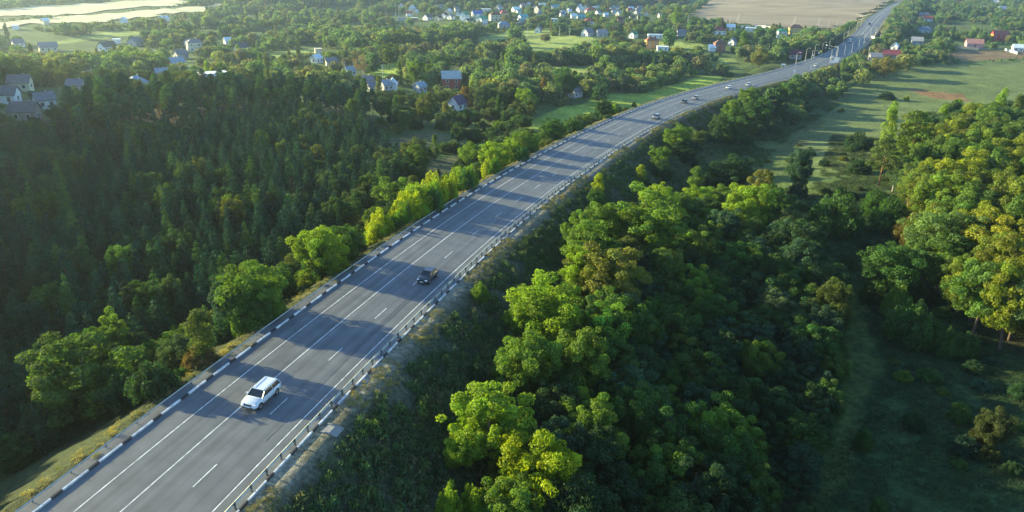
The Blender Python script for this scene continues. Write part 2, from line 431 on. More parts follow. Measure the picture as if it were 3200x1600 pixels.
def ground_colour(x, y, S, D):
    P = np.stack([x, y], 1)
    n1 = vnoise(x, y, 37, 1); n2 = vnoise(x, y, 9, 2); n3 = vnoise(x, y, 140, 3)
    c = lerp(np.array([0.050, 0.090, 0.024]), np.array([0.100, 0.140, 0.036]), n1 * 0.6 + n2 * 0.4)
    c = lerp(c, np.array([0.13, 0.12, 0.05]), np.clip(n3 * 1.6 - 0.9, 0, 1))
    def put(k, col, amt=1.0):
        msk = in_poly(P, W[k]); c[msk] = lerp(c[msk], np.array(col), np.full(msk.sum(), amt) * (0.8 + 0.2 * n2[msk]))
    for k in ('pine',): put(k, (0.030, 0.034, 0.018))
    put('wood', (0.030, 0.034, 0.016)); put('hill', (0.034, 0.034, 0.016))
    put('meadow_r', (0.125, 0.165, 0.055), 0.85)
    for k in ('glade1', 'glade3', 'glade4'): put(k, (0.29, 0.39, 0.055), 0.95)  # glades lightened: low sun caught by upright blades put into the colour
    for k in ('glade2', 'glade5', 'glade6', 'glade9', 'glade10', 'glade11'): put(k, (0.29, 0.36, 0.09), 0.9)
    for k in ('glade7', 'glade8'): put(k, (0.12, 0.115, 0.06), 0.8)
    put('val', (0.020, 0.052, 0.018), 0.9)  # part of the valley's shade put into this darker ground colour
    put('soil', (0.22, 0.11, 0.055), 0.9); put('brown_r', (0.20, 0.13, 0.075), 0.9)
    return c
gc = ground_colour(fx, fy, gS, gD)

def ground_mat(name, detail=1.0, patch=(0.55, 1.5), bump=0.6, tint=None):
    m = bpy.data.materials.new(name); m.use_nodes = True
    n, l = m.node_tree.nodes, m.node_tree.links
    b = n["Principled BSDF"]; b.inputs["Roughness"].default_value = 0.95; b.inputs["Specular IOR Level"].default_value = 0.15
    at_ = n.new("ShaderNodeAttribute"); at_.attribute_name = "gcol"
    tc = n.new("ShaderNodeTexCoord")
    last = at_.outputs["Color"]
    for sc_, lo, hi in ((0.9 * detail, patch[0], patch[1]), (0.11, 0.75, 1.25), (4.0 * detail, 0.7, 1.3)):
        tx = n.new("ShaderNodeTexNoise"); tx.inputs["Scale"].default_value = sc_; tx.inputs["Detail"].default_value = 5
        l.new(tc.outputs["Object"], tx.inputs["Vector"])
        mr = n.new("ShaderNodeMapRange"); mr.inputs["From Min"].default_value = 0.3; mr.inputs["From Max"].default_value = 0.7
        mr.inputs["To Min"].default_value = lo; mr.inputs["To Max"].default_value = hi
        l.new(tx.outputs["Fac"], mr.inputs["Value"])
        mx = n.new("ShaderNodeMix"); mx.data_type = 'RGBA'; mx.blend_type = 'MULTIPLY'; mx.inputs["Factor"].default_value = 1
        l.new(last, mx.inputs["A"]); l.new(mr.outputs["Result"], mx.inputs["B"]); last = mx.outputs["Result"]
    l.new(last, b.inputs["Base Color"])
    bp = n.new("ShaderNodeBump"); bp.inputs["Strength"].default_value = bump; bp.inputs["Distance"].default_value = 0.4
    l.new(tx.outputs["Fac"], bp.inputs["Height"]); l.new(bp.outputs["Normal"], b.inputs["Normal"])
    return m
M['ground'] = ground_mat('ground_soil_and_grass')
me = mesh_np('ground', np.stack([fx, fy, gz], 1), GF, M['ground'], True)
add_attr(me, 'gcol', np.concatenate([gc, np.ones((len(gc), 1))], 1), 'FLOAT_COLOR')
tag(link('ground', me), kind='structure')

# draped field sheets
def drape(name, poly, step, lift, mat):
    lo, hi = poly.min(0), poly.max(0)
    xs = np.arange(lo[0], hi[0] + step, step); ys = np.arange(lo[1], hi[1] + step, step)
    A, B = np.meshgrid(xs, ys); k = A.shape
    P = np.stack([A.ravel(), B.ravel()], 1)
    ii = np.arange(len(P)).reshape(k)
    F = np.stack([ii[:-1, :-1], ii[:-1, 1:], ii[1:, 1:], ii[1:, :-1]], -1).reshape(-1, 4)
    Cq = P[F].mean(1); F = F[in_poly(Cq + np.stack([vnoise(Cq[:, 0], Cq[:, 1], 30, 91) - .5, vnoise(Cq[:, 0], Cq[:, 1], 22, 92) - .5], 1) * 26, poly)]
    used = np.unique(F); rm = -np.ones(len(P), int); rm[used] = np.arange(len(used)); F = rm[F]; P = P[used]
    me = mesh_np(name, np.stack([P[:, 0], P[:, 1], ht(P[:, 0], P[:, 1]) + lift], 1), F, mat, True)
    return tag(link(name, me), kind='structure')
def furrow_mat(name, c1, c2, ang, sc_):
    m = bpy.data.materials.new(name); m.use_nodes = True
    n, l = m.node_tree.nodes, m.node_tree.links
    b = n["Principled BSDF"]; b.inputs["Roughness"].default_value = 0.95; b.inputs["Specular IOR Level"].default_value = 0.1
    tc = n.new("ShaderNodeTexCoord"); mp = n.new("ShaderNodeMapping"); mp.inputs["Rotation"].default_value = (0, 0, ang); mp.inputs["Scale"].default_value = (0.06, 1.0, 1)
    l.new(tc.outputs["Object"], mp.inputs["Vector"])
    tx = n.new("ShaderNodeTexNoise"); tx.inputs["Scale"].default_value = sc_; tx.inputs["Detail"].default_value = 4; l.new(mp.outputs[0], tx.inputs["Vector"])
    t2 = n.new("ShaderNodeTexNoise"); t2.inputs["Scale"].default_value = 0.015; t2.inputs["Detail"].default_value = 4; l.new(tc.outputs["Object"], t2.inputs["Vector"])
    ad = n.new("ShaderNodeMath"); ad.operation = 'ADD'; l.new(tx.outputs["Fac"], ad.inputs[0]); l.new(t2.outputs["Fac"], ad.inputs[1])
    mr = n.new("ShaderNodeMapRange"); mr.inputs["From Min"].default_value = 0.75; mr.inputs["From Max"].default_value = 1.25; l.new(ad.outputs[0], mr.inputs["Value"])
    mx = n.new("ShaderNodeMix"); mx.data_type = 'RGBA'; mx.inputs["A"].default_value = (*c1, 1); mx.inputs["B"].default_value = (*c2, 1)
    l.new(mr.outputs["Result"], mx.inputs["Factor"]); l.new(mx.outputs["Result"], b.inputs["Base Color"])
    return m
M['plough'] = furrow_mat('ploughed_soil', (0.20, 0.165, 0.11), (0.32, 0.27, 0.19), -0.35, 0.15)
M['stubble'] = furrow_mat('stubble', (0.44, 0.42, 0.25), (0.58, 0.54, 0.35), -0.5, 0.12)
drape('ploughed_field', W['plough'], 8, 0.35, M['plough'])
drape('stubble_field', W['stubble1'], 10, 0.6, M['stubble'])
drape('stubble_field', W['stubble2'], 8, 0.6, M['stubble'])

# embankment strips either side of the road
def strip(name, s0, s1, ds, offs, zfun, mat, colfun=None, smooth=True):
    s = np.arange(s0, s1 + ds, ds); offs = np.asarray(offs, float)
    A, B = np.meshgrid(s, offs, indexing='ij')
    P = road_pt(A.ravel(), B.ravel())
    P[:, 2] = zfun(A.ravel(), B.ravel(), P)
    ii = np.arange(len(P)).reshape(A.shape)
    F = np.stack([ii[:-1, :-1], ii[1:, :-1], ii[1:, 1:], ii[:-1, 1:]], -1).reshape(-1, 4)[:, ::-1]
    me = mesh_np(name, P, F, mat, smooth)
    if colfun is not None:
        c = colfun(A.ravel(), B.ravel(), P); add_attr(me, 'gcol', np.concatenate([c, np.ones((len(c), 1))], 1), 'FLOAT_COLOR')
    return tag(link(name, me), kind='structure')
def bank_z(s, o, P):
    z = ht(P[:, 0], P[:, 1], (s, o))
    e = np.abs(o + 2)
    inner = (o > LK - 2.5) & (o < RK + 2.2)
    z = np.where(inner, P[:, 2] - 0.06, z)
    z = z + 0.10 * (vnoise(P[:, 0], P[:, 1], 1.7, 5) - 0.5) * (~inner) + 0.5 * (vnoise(P[:, 0], P[:, 1], 4.5, 6) - 0.5) * np.clip(np.where(o < 0, LK - 5 - o, o - RK - 5) / 3, 0, 1)
    return z - 1.2 * np.clip((e - 30) / 4, 0, 1)
def bank_c(s, o, P):
    x, y = P[:, 0], P[:, 1]
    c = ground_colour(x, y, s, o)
    n = vnoise(x, y, 3.0, 8); n2 = vnoise(x, y, 14, 9)
    d = np.where(o < 0, LK - o, o - RK)
    right = o > 0
    slope = np.clip(1 - (d - 14) / 8, 0, 1)
    near = np.clip((200 - s) / 60, 0, 1)
    sl = lerp(np.array([0.045, 0.070, 0.034]), np.array([0.115, 0.115, 0.075]), n * 0.5 + n2 * 0.5)
    sl2 = lerp(np.array([0.060, 0.060, 0.028]), np.array([0.100, 0.085, 0.040]), n2)
    sl = sl * near[:, None] + sl2 * (1 - near[:, None])
    k = (slope * right)[:, None]
    c = c * (1 - k) + sl * k
    top = np.clip(1 - (d - 0.2) / (2.3 + 1.2 * n2), 0, 1) * right
    g = lerp(np.array([0.26, 0.23, 0.14]), np.array([0.40, 0.38, 0.31]), n)
    c = c * (1 - top[:, None]) + g * top[:, None]
    sll = lerp(np.array([0.030, 0.048, 0.020]), np.array([0.070, 0.085, 0.030]), n * 0.4 + n2 * 0.6)
    kl = (slope * (~right))[:, None]; c = c * (1 - kl) + sll * kl
    topl = np.clip(1 - (d - 1.4) / 1.6, 0, 1) * (~right)
    g = lerp(np.array([0.06, 0.075, 0.03]), np.array([0.14, 0.13, 0.05]), n2)
    c = c * (1 - topl[:, None]) + g * topl[:, None]
    return c
M['bank'] = ground_mat('embankment_soil', 2.0, (0.5, 1.55), 0.8)
ofr = np.concatenate([[RK + 0.1, RK + 0.8, RK + 1.6], np.arange(RK + 2.4, 34, 1.1)])
ofl = -np.concatenate([[-(LK - 0.1), -LK + 0.8, -LK + 1.6], np.arange(-LK + 2.4, 36, 1.2)])[::-1]
strip('embankment', -120, 900, 1.5, ofr, bank_z, M['bank'], bank_c)
strip('embankment', -120, 900, 1.5, ofl, bank_z, M['bank'], bank_c)

# ---------------------------------------------------------------- road surface
def asphalt_mat():
    m = bpy.data.materials.new('asphalt'); m.use_nodes = True
    n, l = m.node_tree.nodes, m.node_tree.links
    b = n["Principled BSDF"]; b.inputs["Roughness"].default_value = 0.62; b.inputs["Specular IOR Level"].default_value = 0.35
    at_ = n.new("ShaderNodeAttribute"); at_.attribute_name = "uvw"      # x = metres along, y = metres across
    def noise(scale, detail, sx=1.0, sy=1.0):
        mp = n.new("ShaderNodeMapping"); mp.inputs["Scale"].default_value = (sx, sy, 1); l.new(at_.outputs["Vector"], mp.inputs["Vector"])
        t = n.new("ShaderNodeTexNoise"); t.inputs["Scale"].default_value = scale; t.inputs["Detail"].default_value = detail; l.new(mp.outputs[0], t.inputs["Vector"]); return t.outputs["Fac"]
    def rng_(v, lo, hi, a=0.3, c=0.7):
        mr = n.new("ShaderNodeMapRange"); mr.inputs["From Min"].default_value = a; mr.inputs["From Max"].default_value = c
        mr.inputs["To Min"].default_value = lo; mr.inputs["To Max"].default_value = hi; l.new(v, mr.inputs["Value"]); return mr.outputs["Result"]
    def mul(a, c):
        x = n.new("ShaderNodeMath"); x.operation = 'MULTIPLY'; l.new(a, x.inputs[0]); l.new(c, x.inputs[1]); return x.outputs[0]
    v = mul(rng_(noise(0.35, 6), 0.80, 1.16), rng_(noise(1.0, 3, 0.015, 1.3), 0.78, 1.2))
    v = mul(v, rng_(noise(30, 2), 0.9, 1.1))
    sep = n.new("ShaderNodeSeparateXYZ"); l.new(at_.outputs["Vector"], sep.inputs[0])
    w = n.new("ShaderNodeMath"); w.operation = 'MULTIPLY_ADD'; w.inputs[1].default_value = 2 * math.pi / 1.69; w.inputs[2].default_value = 0.6; l.new(sep.outputs["Y"], w.inputs[0])
    s_ = n.new("ShaderNodeMath"); s_.operation = 'COSINE'; l.new(w.outputs[0], s_.inputs[0])
    v = mul(v, rng_(s_.outputs[0], 1.05, 0.90, -1, 1))       # worn wheel tracks
    mx = n.new("ShaderNodeMix"); mx.data_type = 'RGBA'; mx.blend_type = 'MULTIPLY'; mx.inputs["Factor"].default_value = 1
    mx.inputs["A"].default_value = (0.118, 0.130, 0.136, 1); l.new(v, mx.inputs["B"]); l.new(mx.outputs["Result"], b.inputs["Base Color"])
    return m
M['asphalt'] = asphalt_mat()
def ribbon(name, s0, s1, ds, offs, lift, mat, parent=None, struct=True):
    s = np.append(np.arange(s0, s1, ds), s1); offs = np.asarray(offs, float)
    A, B = np.meshgrid(s, offs, indexing='ij')
    P = road_pt(A.ravel(), B.ravel(), lift)
    ii = np.arange(len(P)).reshape(A.shape)
    F = np.stack([ii[:-1, :-1], ii[1:, :-1], ii[1:, 1:], ii[:-1, 1:]], -1).reshape(-1, 4)[:, ::-1]
    me = mesh_np(name, P, F, mat, True)
    add_attr(me, 'uvw', np.stack([A.ravel(), B.ravel(), 0 * A.ravel()], 1), 'FLOAT_VECTOR')
    o = link(name, me, parent)
    return o
road = tag(ribbon('road', -120, 1560, 2.5, np.linspace(LK + 0.1, RK - 0.1, 14), 0, M['asphalt']), kind='structure')
tag(ribbon('roadside_strip', -120, 900, 2.5, (LK - 1.25, LK - 0.12), 0.02, M['asphalt']), kind='structure')
LW = 3.385
def paint_mat():
    m = mat_basic('road_paint', (0.56, 0.59, 0.59), 0.6, noise=0.4, scale=1.6)
    return m
M['roadpaint'] = paint_mat()
ribbon('centre_line', -120, 1140, 2.5, (-LW - 0.06, -LW + 0.06), 0.008, M['roadpaint'], road)
ribbon('edge_line', -120, 1500, 2.5, (-2 * LW - 0.06, -2 * LW + 0.06), 0.008, M['roadpaint'], road)
ribbon('edge_line', -120, 640, 2.5, (LW - 0.06, LW + 0.06), 0.008, M['roadpaint'], road)
for k in range(-4, 52):
    ribbon('lane_dash', k * 12.0, k * 12.0 + 3.4, 1.2, (-0.06, 0.06), 0.008, M['roadpaint'], road)
ribbon('lane_line', 640, 1500, 3, (-0.1, 0.1), 0.008, M['roadpaint'], road)
ribbon('lane_line', 700, 1500, 3, (-4.2, -3.95), 0.012, M['roadpaint'], road)
# sealed crack wandering down the right lane
def crack(s0, s1, o0, amp, seed, w=0.05):
    s = np.arange(s0, s1, 0.35); r = np.random.default_rng(seed)
    o = o0 + np.cumsum(r.normal(0, amp, len(s))) * 0.4; o = o0 + (o - o.mean()).clip(-0.5, 0.5)
    ww = w * (0.4 + r.random(len(s)))
    P = np.concatenate([road_pt(s, o - ww, 0.006), road_pt(s, o + ww, 0.006)])
    n = len(s); i = np.arange(n - 1)
    F = np.stack([i, i + n, i + n + 1, i + 1], 1)[:, ::-1]
    link('sealed_crack', mesh_np('sealed_crack', P, F, M['tar']), road)
M['tar'] = mat_basic('tar_seal', (0.030, 0.032, 0.038), 0.5)
crack(26, 47, 1.75, 0.10, 3, 0.07); crack(30, 44, 1.35, 0.08, 4, 0.04); crack(8, 26, 2.0, 0.05, 5, 0.03)
# side road at the junction and gravel shoulder
def flat_patch(name, pix, mat, lift=0.25, kind='structure', step=3):
    poly = zone(pix); return drape(name, poly, step, lift, mat)

# kerbs: black and white blocks, each a part
def kerb(off, s0, s1, label, hw_=0.085, hh=0.17):
    root = empty('kerb', tuple(road_pt(0, off)))
    tag(root, label, 'kerb')
    stuffV = {True: ([], []), False: ([], [])}
    inv = Vector(root.location)
    per, wl = 4.05, 2.85
    k = int(s0 // per)
    cnt = 0
    while k * per < s1:
        for a, b, white in ((k * per, k * per + wl - 0.04, True), (k * per + wl, (k + 1) * per - 0.04, False)):
            p = road_pt([a, a, b, b], [off - hw_, off + hw_, off + hw_, off - hw_], 0)
            q = p.copy(); q[:, 2] += hh + (0.012 if white else 0) ; p[:, 2] -= 0.1
            V = np.concatenate([p, q]) - np.array(inv)
            F = [(3, 2, 1, 0), (4, 5, 6, 7), (0, 1, 5, 4), (1, 2, 6, 5), (2, 3, 7, 6), (3, 0, 4, 7)]
            if cnt < 150 * 2 and a > -22:
                mb = MB(); mb.add(V, [f[::-1] for f in F]); mb.build('kerb_block', M['kerb_white'] if white else M['kerb_black'], root); cnt += 1
            elif a > 0:
                L = stuffV[white]; n = len(L[0]); L[0].extend(map(tuple, V)); L[1].extend([tuple(i + n for i in f[::-1]) for f in F])
        k += 1
    for w_, L in stuffV.items():
        if L[0]:
            mb = MB(); mb.add(*L); tag(mb.build('kerb_blocks', M['kerb_white'] if w_ else M['kerb_black'], root), kind='stuff')
    return root
kerb(LK, -30, 640, 'black and white painted kerb along the outer left edge of the highway')
kerb(RK, -30, 620, 'black and white painted kerb behind the steel guard rail on the right verge', 0.075, 0.13)

# guard rails: beam + posts
def rail(off, s0, s1, gap, label, hgt=0.72, post=0.14, bw=1.0):
    root = empty('guard_rail', tuple(road_pt(0, off))); tag(root, label, 'guard rail')
    inv = np.array(root.location)
    prof = [(-0.05, 0.16), (0.05, 0.10), (0.0, 0.02), (0.05, -0.06), (-0.05, -0.14)]
    s = np.arange(s0, s1, 2.0)
    side = -1 if off > 0 else 1
    P = np.concatenate([road_pt(s, off + side * (u + 0.08), hgt - 0.16 + v * bw) for u, v in prof]) - inv
    n = len(s); F = []
    for j in range(len(prof) - 1):
        i = np.arange(n - 1); F.append(np.stack([j * n + i, j * n + i + 1, (j + 1) * n + i + 1, (j + 1) * n + i], 1))
    me = mesh_np('rail_beam', P, np.concatenate(F), M['steel'], True); link('rail_beam', me, root)
    pm = MB().box((0, 0, hgt / 2 - 0.15), (post, post, hgt + 0.3)).mesh('post', M['post'])
    ss_ = np.arange(s0, s1, gap); cnt = 0; Vr = MB()
    for a in ss_:
        p = road_pt(a, off) - inv
        if cnt < 200: o = link('post', pm, root, tuple(p), road_heading(a)); cnt += 1
        else: Vr.box((p[0], p[1], p[2] + hgt / 2 - 0.1), (post, post, hgt + 0.2), road_heading(a))
    if Vr.V: tag(Vr.build('posts', M['post'], root), kind='stuff')
    return root
rail(4.93, -30, 560, 2.4, 'grey steel guard rail on dark posts lining the right verge of the highway', 0.72, 0.13)
rail(LK - 1.05, -30, 560, 4.0, 'thin steel guard rail outside the left kerb above the pine slope', 0.5, 0.07, 0.45)

# ================================================================ VEGETATION
def leaves_at(C, N, size, aspect=0.62, r=None, up=0.0):
    """rhombic leaf sprays at C facing N -> verts (n*4), faces"""
    n = len(C)
    N = N / np.linalg.norm(N, axis=1)[:, None]
    a = r.normal(size=(n, 3)); a[:, 2] += up
    U = a - (a * N).sum(1)[:, None] * N; U /= np.linalg.norm(U, axis=1)[:, None]
    Vv = np.cross(N, U)
    s = (size * (0.7 + 0.6 * r.random(n)))[:, None]
    P = np.stack([C - U * s * 0.55, C + Vv * s * aspect * 0.5 - U * s * 0.05, C + U * s * 0.6, C - Vv * s * aspect * 0.5 + U * s * 0.05], 1)
    P[:, 2] += N * s * 0.12
    return P.reshape(-1, 3), np.arange(n * 4).reshape(n, 4)
def clumps_to_mesh(name, cl, n_leaf, size, mat, r, aspect=0.62, outward=0.9, up=0.0, squash=1.0, toned=1.0):
    """cl: rows of x,y,z,rx,rz ; leaves on the skin of each clump"""
    cl = np.asarray(cl); w = (cl[:, 3] ** 2); k = r.choice(len(cl), n_leaf, p=w / w.sum())
    d = r.normal(size=(n_leaf, 3)); d[:, 2] = d[:, 2] + 0.35; d /= np.linalg.norm(d, axis=1)[:, None]
    rad = 0.62 + 0.45 * r.random(n_leaf) ** 0.7
    C = cl[k, :3] + d * np.stack([cl[k, 3], cl[k, 3], cl[k, 4]], 1) * rad[:, None]
    N = d * outward + r.normal(size=(n_leaf, 3)) * 0.55
    V, F = leaves_at(C, N, size, aspect, r, up)
    me = mesh_np(name, V, F, mat)
    ct = r.normal(0, 0.17, len(cl)); cw = r.normal(0, 0.007, len(cl))
    tone = 1 + toned * (ct[k] + r.normal(0, 0.16, n_leaf)); warm = 0.5 + toned * (cw[k] + r.normal(0, 0.005, n_leaf))
    add_attr(me, 'tone', np.repeat(tone.clip(0.4, 1.8), 4)); add_attr(me, 'warm', np.repeat(warm, 4))
    return me
def trunk_mesh(name, H, r0, limbs, mat, r, lean=0.03, spread=0.3, start=0.35):
    mb = MB()
    top = Vector((r.normal(0, lean) * H, r.normal(0, lean) * H, H))
    mid = top * 0.5 + Vector((r.normal(0, 0.02) * H, r.normal(0, 0.02) * H, 0))
    mb.tube([(0, 0, -0.8), (0, 0, 0.02 * H), mid, top], [r0 * 1.35, r0, r0 * 0.65, r0 * 0.12], 7)
    for i in range(limbs):
        t = start + (0.9 - start) * (i + r.random()) / limbs
        base = mid * (t * 2) if t < 0.5 else mid + (top - mid) * (t * 2 - 1)
        a = i * 2.4 + r.random(); L = H * spread * (1.15 - t)
        tip = base + Vector((math.cos(a) * L, math.sin(a) * L, L * (0.5 + 0.5 * r.random())))
        k = base + (tip - base) * 0.5 + Vector((0, 0, -0.08 * L))
        rr = r0 * (1 - t) * 0.6
        mb.tube([base, k, tip], [rr, rr * 0.6, rr * 0.15], 5, False)
    return mb.mesh(name, mat, True)
def join_meshes(name, a, b):
    """two meshes into one with both materials (for masses)"""
    def get(me):
        V = np.empty(len(me.vertices) * 3, np.float32); me.vertices.foreach_get("co", V)
        return V.reshape(-1, 3), [list(p.vertices) for p in me.polygons] if len(me.polygons) < 3000 else None
    bm_v = []; faces = {}; off = 0; mats = []; midx = []; tone = []; warm = []
    for k, me in enumerate((a, b)):
        V = np.empty(len(me.vertices) * 3, np.float32); me.vertices.foreach_get("co", V); V = V.reshape(-1, 3)
        for p_n in (3, 4, 5, 6, 7, 8):
            pass
        L = np.empty(len(me.loops), np.int32); me.loops.foreach_get("vertex_index", L)
        st = np.empty(len(me.polygons), np.int32); me.polygons.foreach_get("loop_start", st)
        tot = np.diff(np.append(st, len(L)))
        for q in np.unique(tot):
            s_ = st[tot == q]; f = L[s_[:, None] + np.arange(q)] + off
            faces.setdefault(int(q), []).append((f, k))
        tv = np.ones(len(V), np.float32); wv = np.full(len(V), 0.5, np.float32)
        if "tone" in me.attributes:
            me.attributes["tone"].data.foreach_get("value", tv); me.attributes["warm"].data.foreach_get("value", wv)
        tone.append(tv); warm.append(wv); bm_v.append(V); off += len(V); mats.append(me.materials[0])
    FL = []; mi = []
    for q in faces:
        for f, k in faces[q]: FL.append(f); mi += [k] * len(f)
    me = mesh_np(name, np.concatenate(bm_v), FL, mats)
    me.polygons.foreach_set("material_index", np.array(mi, np.int32))
    add_attr(me, 'tone', np.concatenate(tone)); add_attr(me, 'warm', np.concatenate(warm))
    return me

def cl_round(r, W_, H_, n, zc=0.60, zr=0.40, rc=(0.15, 0.26)):
    out = []
    lob = r.normal(size=(7, 3)); lob[:, 2] = np.abs(lob[:, 2]); lob /= np.linalg.norm(lob, axis=1)[:, None]
    for i in range(n):
        d = r.normal(size=3); d[2] = d[2] * 0.9 + 0.25; d /= np.linalg.norm(d)
        bulge = 0.82 + 0.75 * max(0, (lob @ d).max() - 0.55) - 0.22 * r.random() + (0.22 if r.random() < 0.08 else 0)
        k = 0.90 * bulge if i > n * 0.3 else r.uniform(0.3, 0.6)
        q = r.uniform(*rc) * W_
        out.append([d[0] * k * W_ / 2, d[1] * k * W_ / 2, zc * H_ + d[2] * k * zr * H_, q, q * r.uniform(0.65, 0.9)])
    return out
def cl_pine(r, W_, H_):
    out = []
    for i in range(30):
        t = (i + r.random()) / 30; z = H_ * (0.50 + 0.48 * t); rad = W_ / 2 * (1.05 - t) ** 0.6 * (0.5 + 0.5 * r.random())
        a = i * 2.4; q = W_ * r.uniform(0.11, 0.19)
        out.append([math.cos(a) * rad, math.sin(a) * rad, z, q, q * 0.55])
    out.append([0, 0, H_ * 0.96, W_ * 0.13, W_ * 0.14])
    return out
def cl_young(r, W_, H_):
    out = []
    nw = 9
    for w in range(nw):
        t = w / (nw - 1); z = H_ * (0.10 + 0.80 * t); rad = W_ / 2 * (1 - t * 0.93)
        nb = 6 if t < 0.6 else 4
        for b in range(nb):
            a = b * 2 * math.pi / nb + w * 0.9 + r.normal(0, 0.2); k = rad * r.uniform(0.7, 1.12)
            for f, q in ((0.5, 0.20), (0.92, 0.16)):
                qq = W_ * q * (0.95 - 0.55 * t)
                out.append([math.cos(a) * k * f, math.sin(a) * k * f, z + 0.12 * k * f + r.normal(0, 0.1), qq, qq * 0.62])
    out.append([0, 0, H_ * 0.93, W_ * 0.05, H_ * 0.09])
    return out
def cl_shrub(r, W_, H_, n):
    out = []
    for i in range(n):
        a = r.random() * 6.283; k = math.sqrt(r.random()) * 0.42 * W_; z = H_ * (0.08 + 0.78 * (1 - (k / (0.5 * W_)) ** 2) * r.uniform(0.15, 1.0))
        q = W_ * r.uniform(0.06, 0.115); out.append([math.cos(a) * k, math.sin(a) * k, z, q, q * r.uniform(1.1, 2.3)])
    return out
def cl_poplar(r, W_, H_, n):
    out = []
    for i in range(n):
        t = r.random(); a = r.random() * 6.283; k = W_ / 2 * 0.6 * math.sin(math.pi * min(1, 0.15 + 0.85 * t) ** 0.8) ** 0.7 * r.uniform(0.5, 1)
        q = W_ * r.uniform(0.13, 0.22); out.append([math.cos(a) * k, math.sin(a) * k, H_ * (0.12 + 0.84 * t), q, q * 1.5])
    return out

VAR = {}
def make_variants():
    for i in range(7):
        r = np.random.default_rng(100 + i)
        VAR.setdefault('broad', []).append((clumps_to_mesh('crown', cl_round(r, 8, 9, 135, 0.53, 0.44, (0.055, 0.12)), 19000, 0.245, M['leaf'], r), trunk_mesh('trunk', 7.2, 0.20, 9, M['bark'], r), 8, 9))
    for i in range(5):   # ragged
        r = np.random.default_rng(150 + i)
        VAR['broad'].append((clumps_to_mesh('crown', cl_round(r, 7, 10, 110, 0.52, 0.45, (0.05, 0.115)), 16000, 0.245, M['leaf'], r, up=0.6), trunk_mesh('trunk', 8.2, 0.18, 9, M['bark'], r), 7, 10))
    for i in range(4):
        r = np.random.default_rng(200 + i)
        VAR.setdefault('pine', []).append((clumps_to_mesh('crown', cl_pine(r, 5.5, 14), 5200, 0.34, M['needle'], r, 0.4, 0.7, 0.5), trunk_mesh('trunk', 13.2, 0.17, 8, M['pinebark'], r, 0.01, 0.18, 0.5), 5.5, 14))
    for i in range(5):
        r = np.random.default_rng(250 + i)
        VAR.setdefault('young', []).append((clumps_to_mesh('crown', cl_young(r, 4.6, 8), 4600, 0.30, M['needle'], r, 0.35, 0.8, 0.7), trunk_mesh('trunk', 7.4, 0.10, 5, M['pinebark'], r, 0.005, 0.12), 4.6, 8))
    for i in range(5):
        r = np.random.default_rng(300 + i)
        VAR.setdefault('shrub', []).append((clumps_to_mesh('crown', cl_shrub(r, 5, 4.4, 95), 8500, 0.24, M['leaf'], r, 0.5, 0.7, 1.5), trunk_mesh('trunk', 2.6, 0.09, 6, M['bark'], r, 0.05, 0.6, 0.15), 5, 4.4))
    for i in range(3):
        r = np.random.default_rng(350 + i)
        VAR.setdefault('poplar', []).append((clumps_to_mesh('crown', cl_poplar(r, 3.2, 11, 34), 5200, 0.26, M['leaf'], r, 0.5, 0.8, 0.8), trunk_mesh('trunk', 9.5, 0.15, 6, M['birch'], r, 0.01, 0.12), 3.2, 11))
    for i in range(2):   # thin bare crown
        r = np.random.default_rng(380 + i)
        VAR.setdefault('bare', []).append((clumps_to_mesh('crown', cl_round(r, 6, 11, 40, 0.60, 0.38, (0.10, 0.18)), 1500, 0.30, M['leaf'], r, up=1), trunk_mesh('trunk', 10.4, 0.18, 26, M['birch'], r, 0.02, 0.38, 0.15), 6, 11))
make_variants()

# stations along the road used to describe where a tree stands
ORD = ['first', 'second', 'third', 'fourth', 'fifth', 'sixth', 'seventh', 'eighth', 'ninth', 'tenth', 'eleventh', 'twelfth', 'thirteenth', 'fourteenth', 'fifteenth', 'sixteenth', 'seventeenth', 'eighteenth', 'nineteenth', 'twentieth']
HOUSES = []      # (x, y, short words) filled further down and used by the labels
def where(x, y, noun='tree'):
    S, D = road_sd(x, y); s, d = float(S[0]), float(D[0])
    if s < 330 and abs(d) < 175:
        k = int(round(s / 12.0)) + 1
        k = max(1, min(k, 20))
        row = abs(d - (LK if d < 0 else RK))
        side = 'left' if d < 0 else 'right'
        if row < 6: rw = f'at the {side} road edge'
        elif row < 12: rw = f'close to the {side} road edge'
        else: rw = f'{int(round(row))} metres {side} of the road'
        return f'{rw}, below the first lane dash' if s < -6 else f'{rw}, abreast of {ORD[k - 1]} lane dash'
    best = min(HOUSES, key=lambda h: (h[0] - x) ** 2 + (h[1] - y) ** 2) if HOUSES else None
    if best and (best[0] - x) ** 2 + (best[1] - y) ** 2 < 260 ** 2:
        a, b = project([[x, y, -15], [best[0], best[1], -15]])[:, :2]
        dx, dy = a[0] - b[0], a[1] - b[1]
        rel = ('left of' if dx < 0 else 'right of') if abs(dx) > 2.2 * abs(dy) else ('in front of' if dy > 0 else 'behind')
        dist = 'just ' if math.hypot(best[0] - x, best[1] - y) < 22 else ''
        return f'{dist}{rel} the {best[2]}'
    p = project([[x, y, -15]])[0]
    if d > 0: return 'by the open meadow right of the road' if s > 250 else 'on the wooded slope far right of the road'
    if s < 600: return 'in the scrub between the pine wood and the road' if abs(d) < 220 else 'beyond the pine wood near the left village'
    return 'on the plain beyond the far bend of the road'
def tone_word(c):
    r_, g, b = c
    if r_ > 0.85 * g and g > 0.10 and r_ > 1.2 * g: return 'orange-brown'
    if r_ > 0.9 * g and g > 0.11: return 'golden yellow'
    if g > 0.135: return 'bright yellow-green'
    if g > 0.10: return 'light green'
    if g > 0.07: return 'mid green'
    return 'dark green'
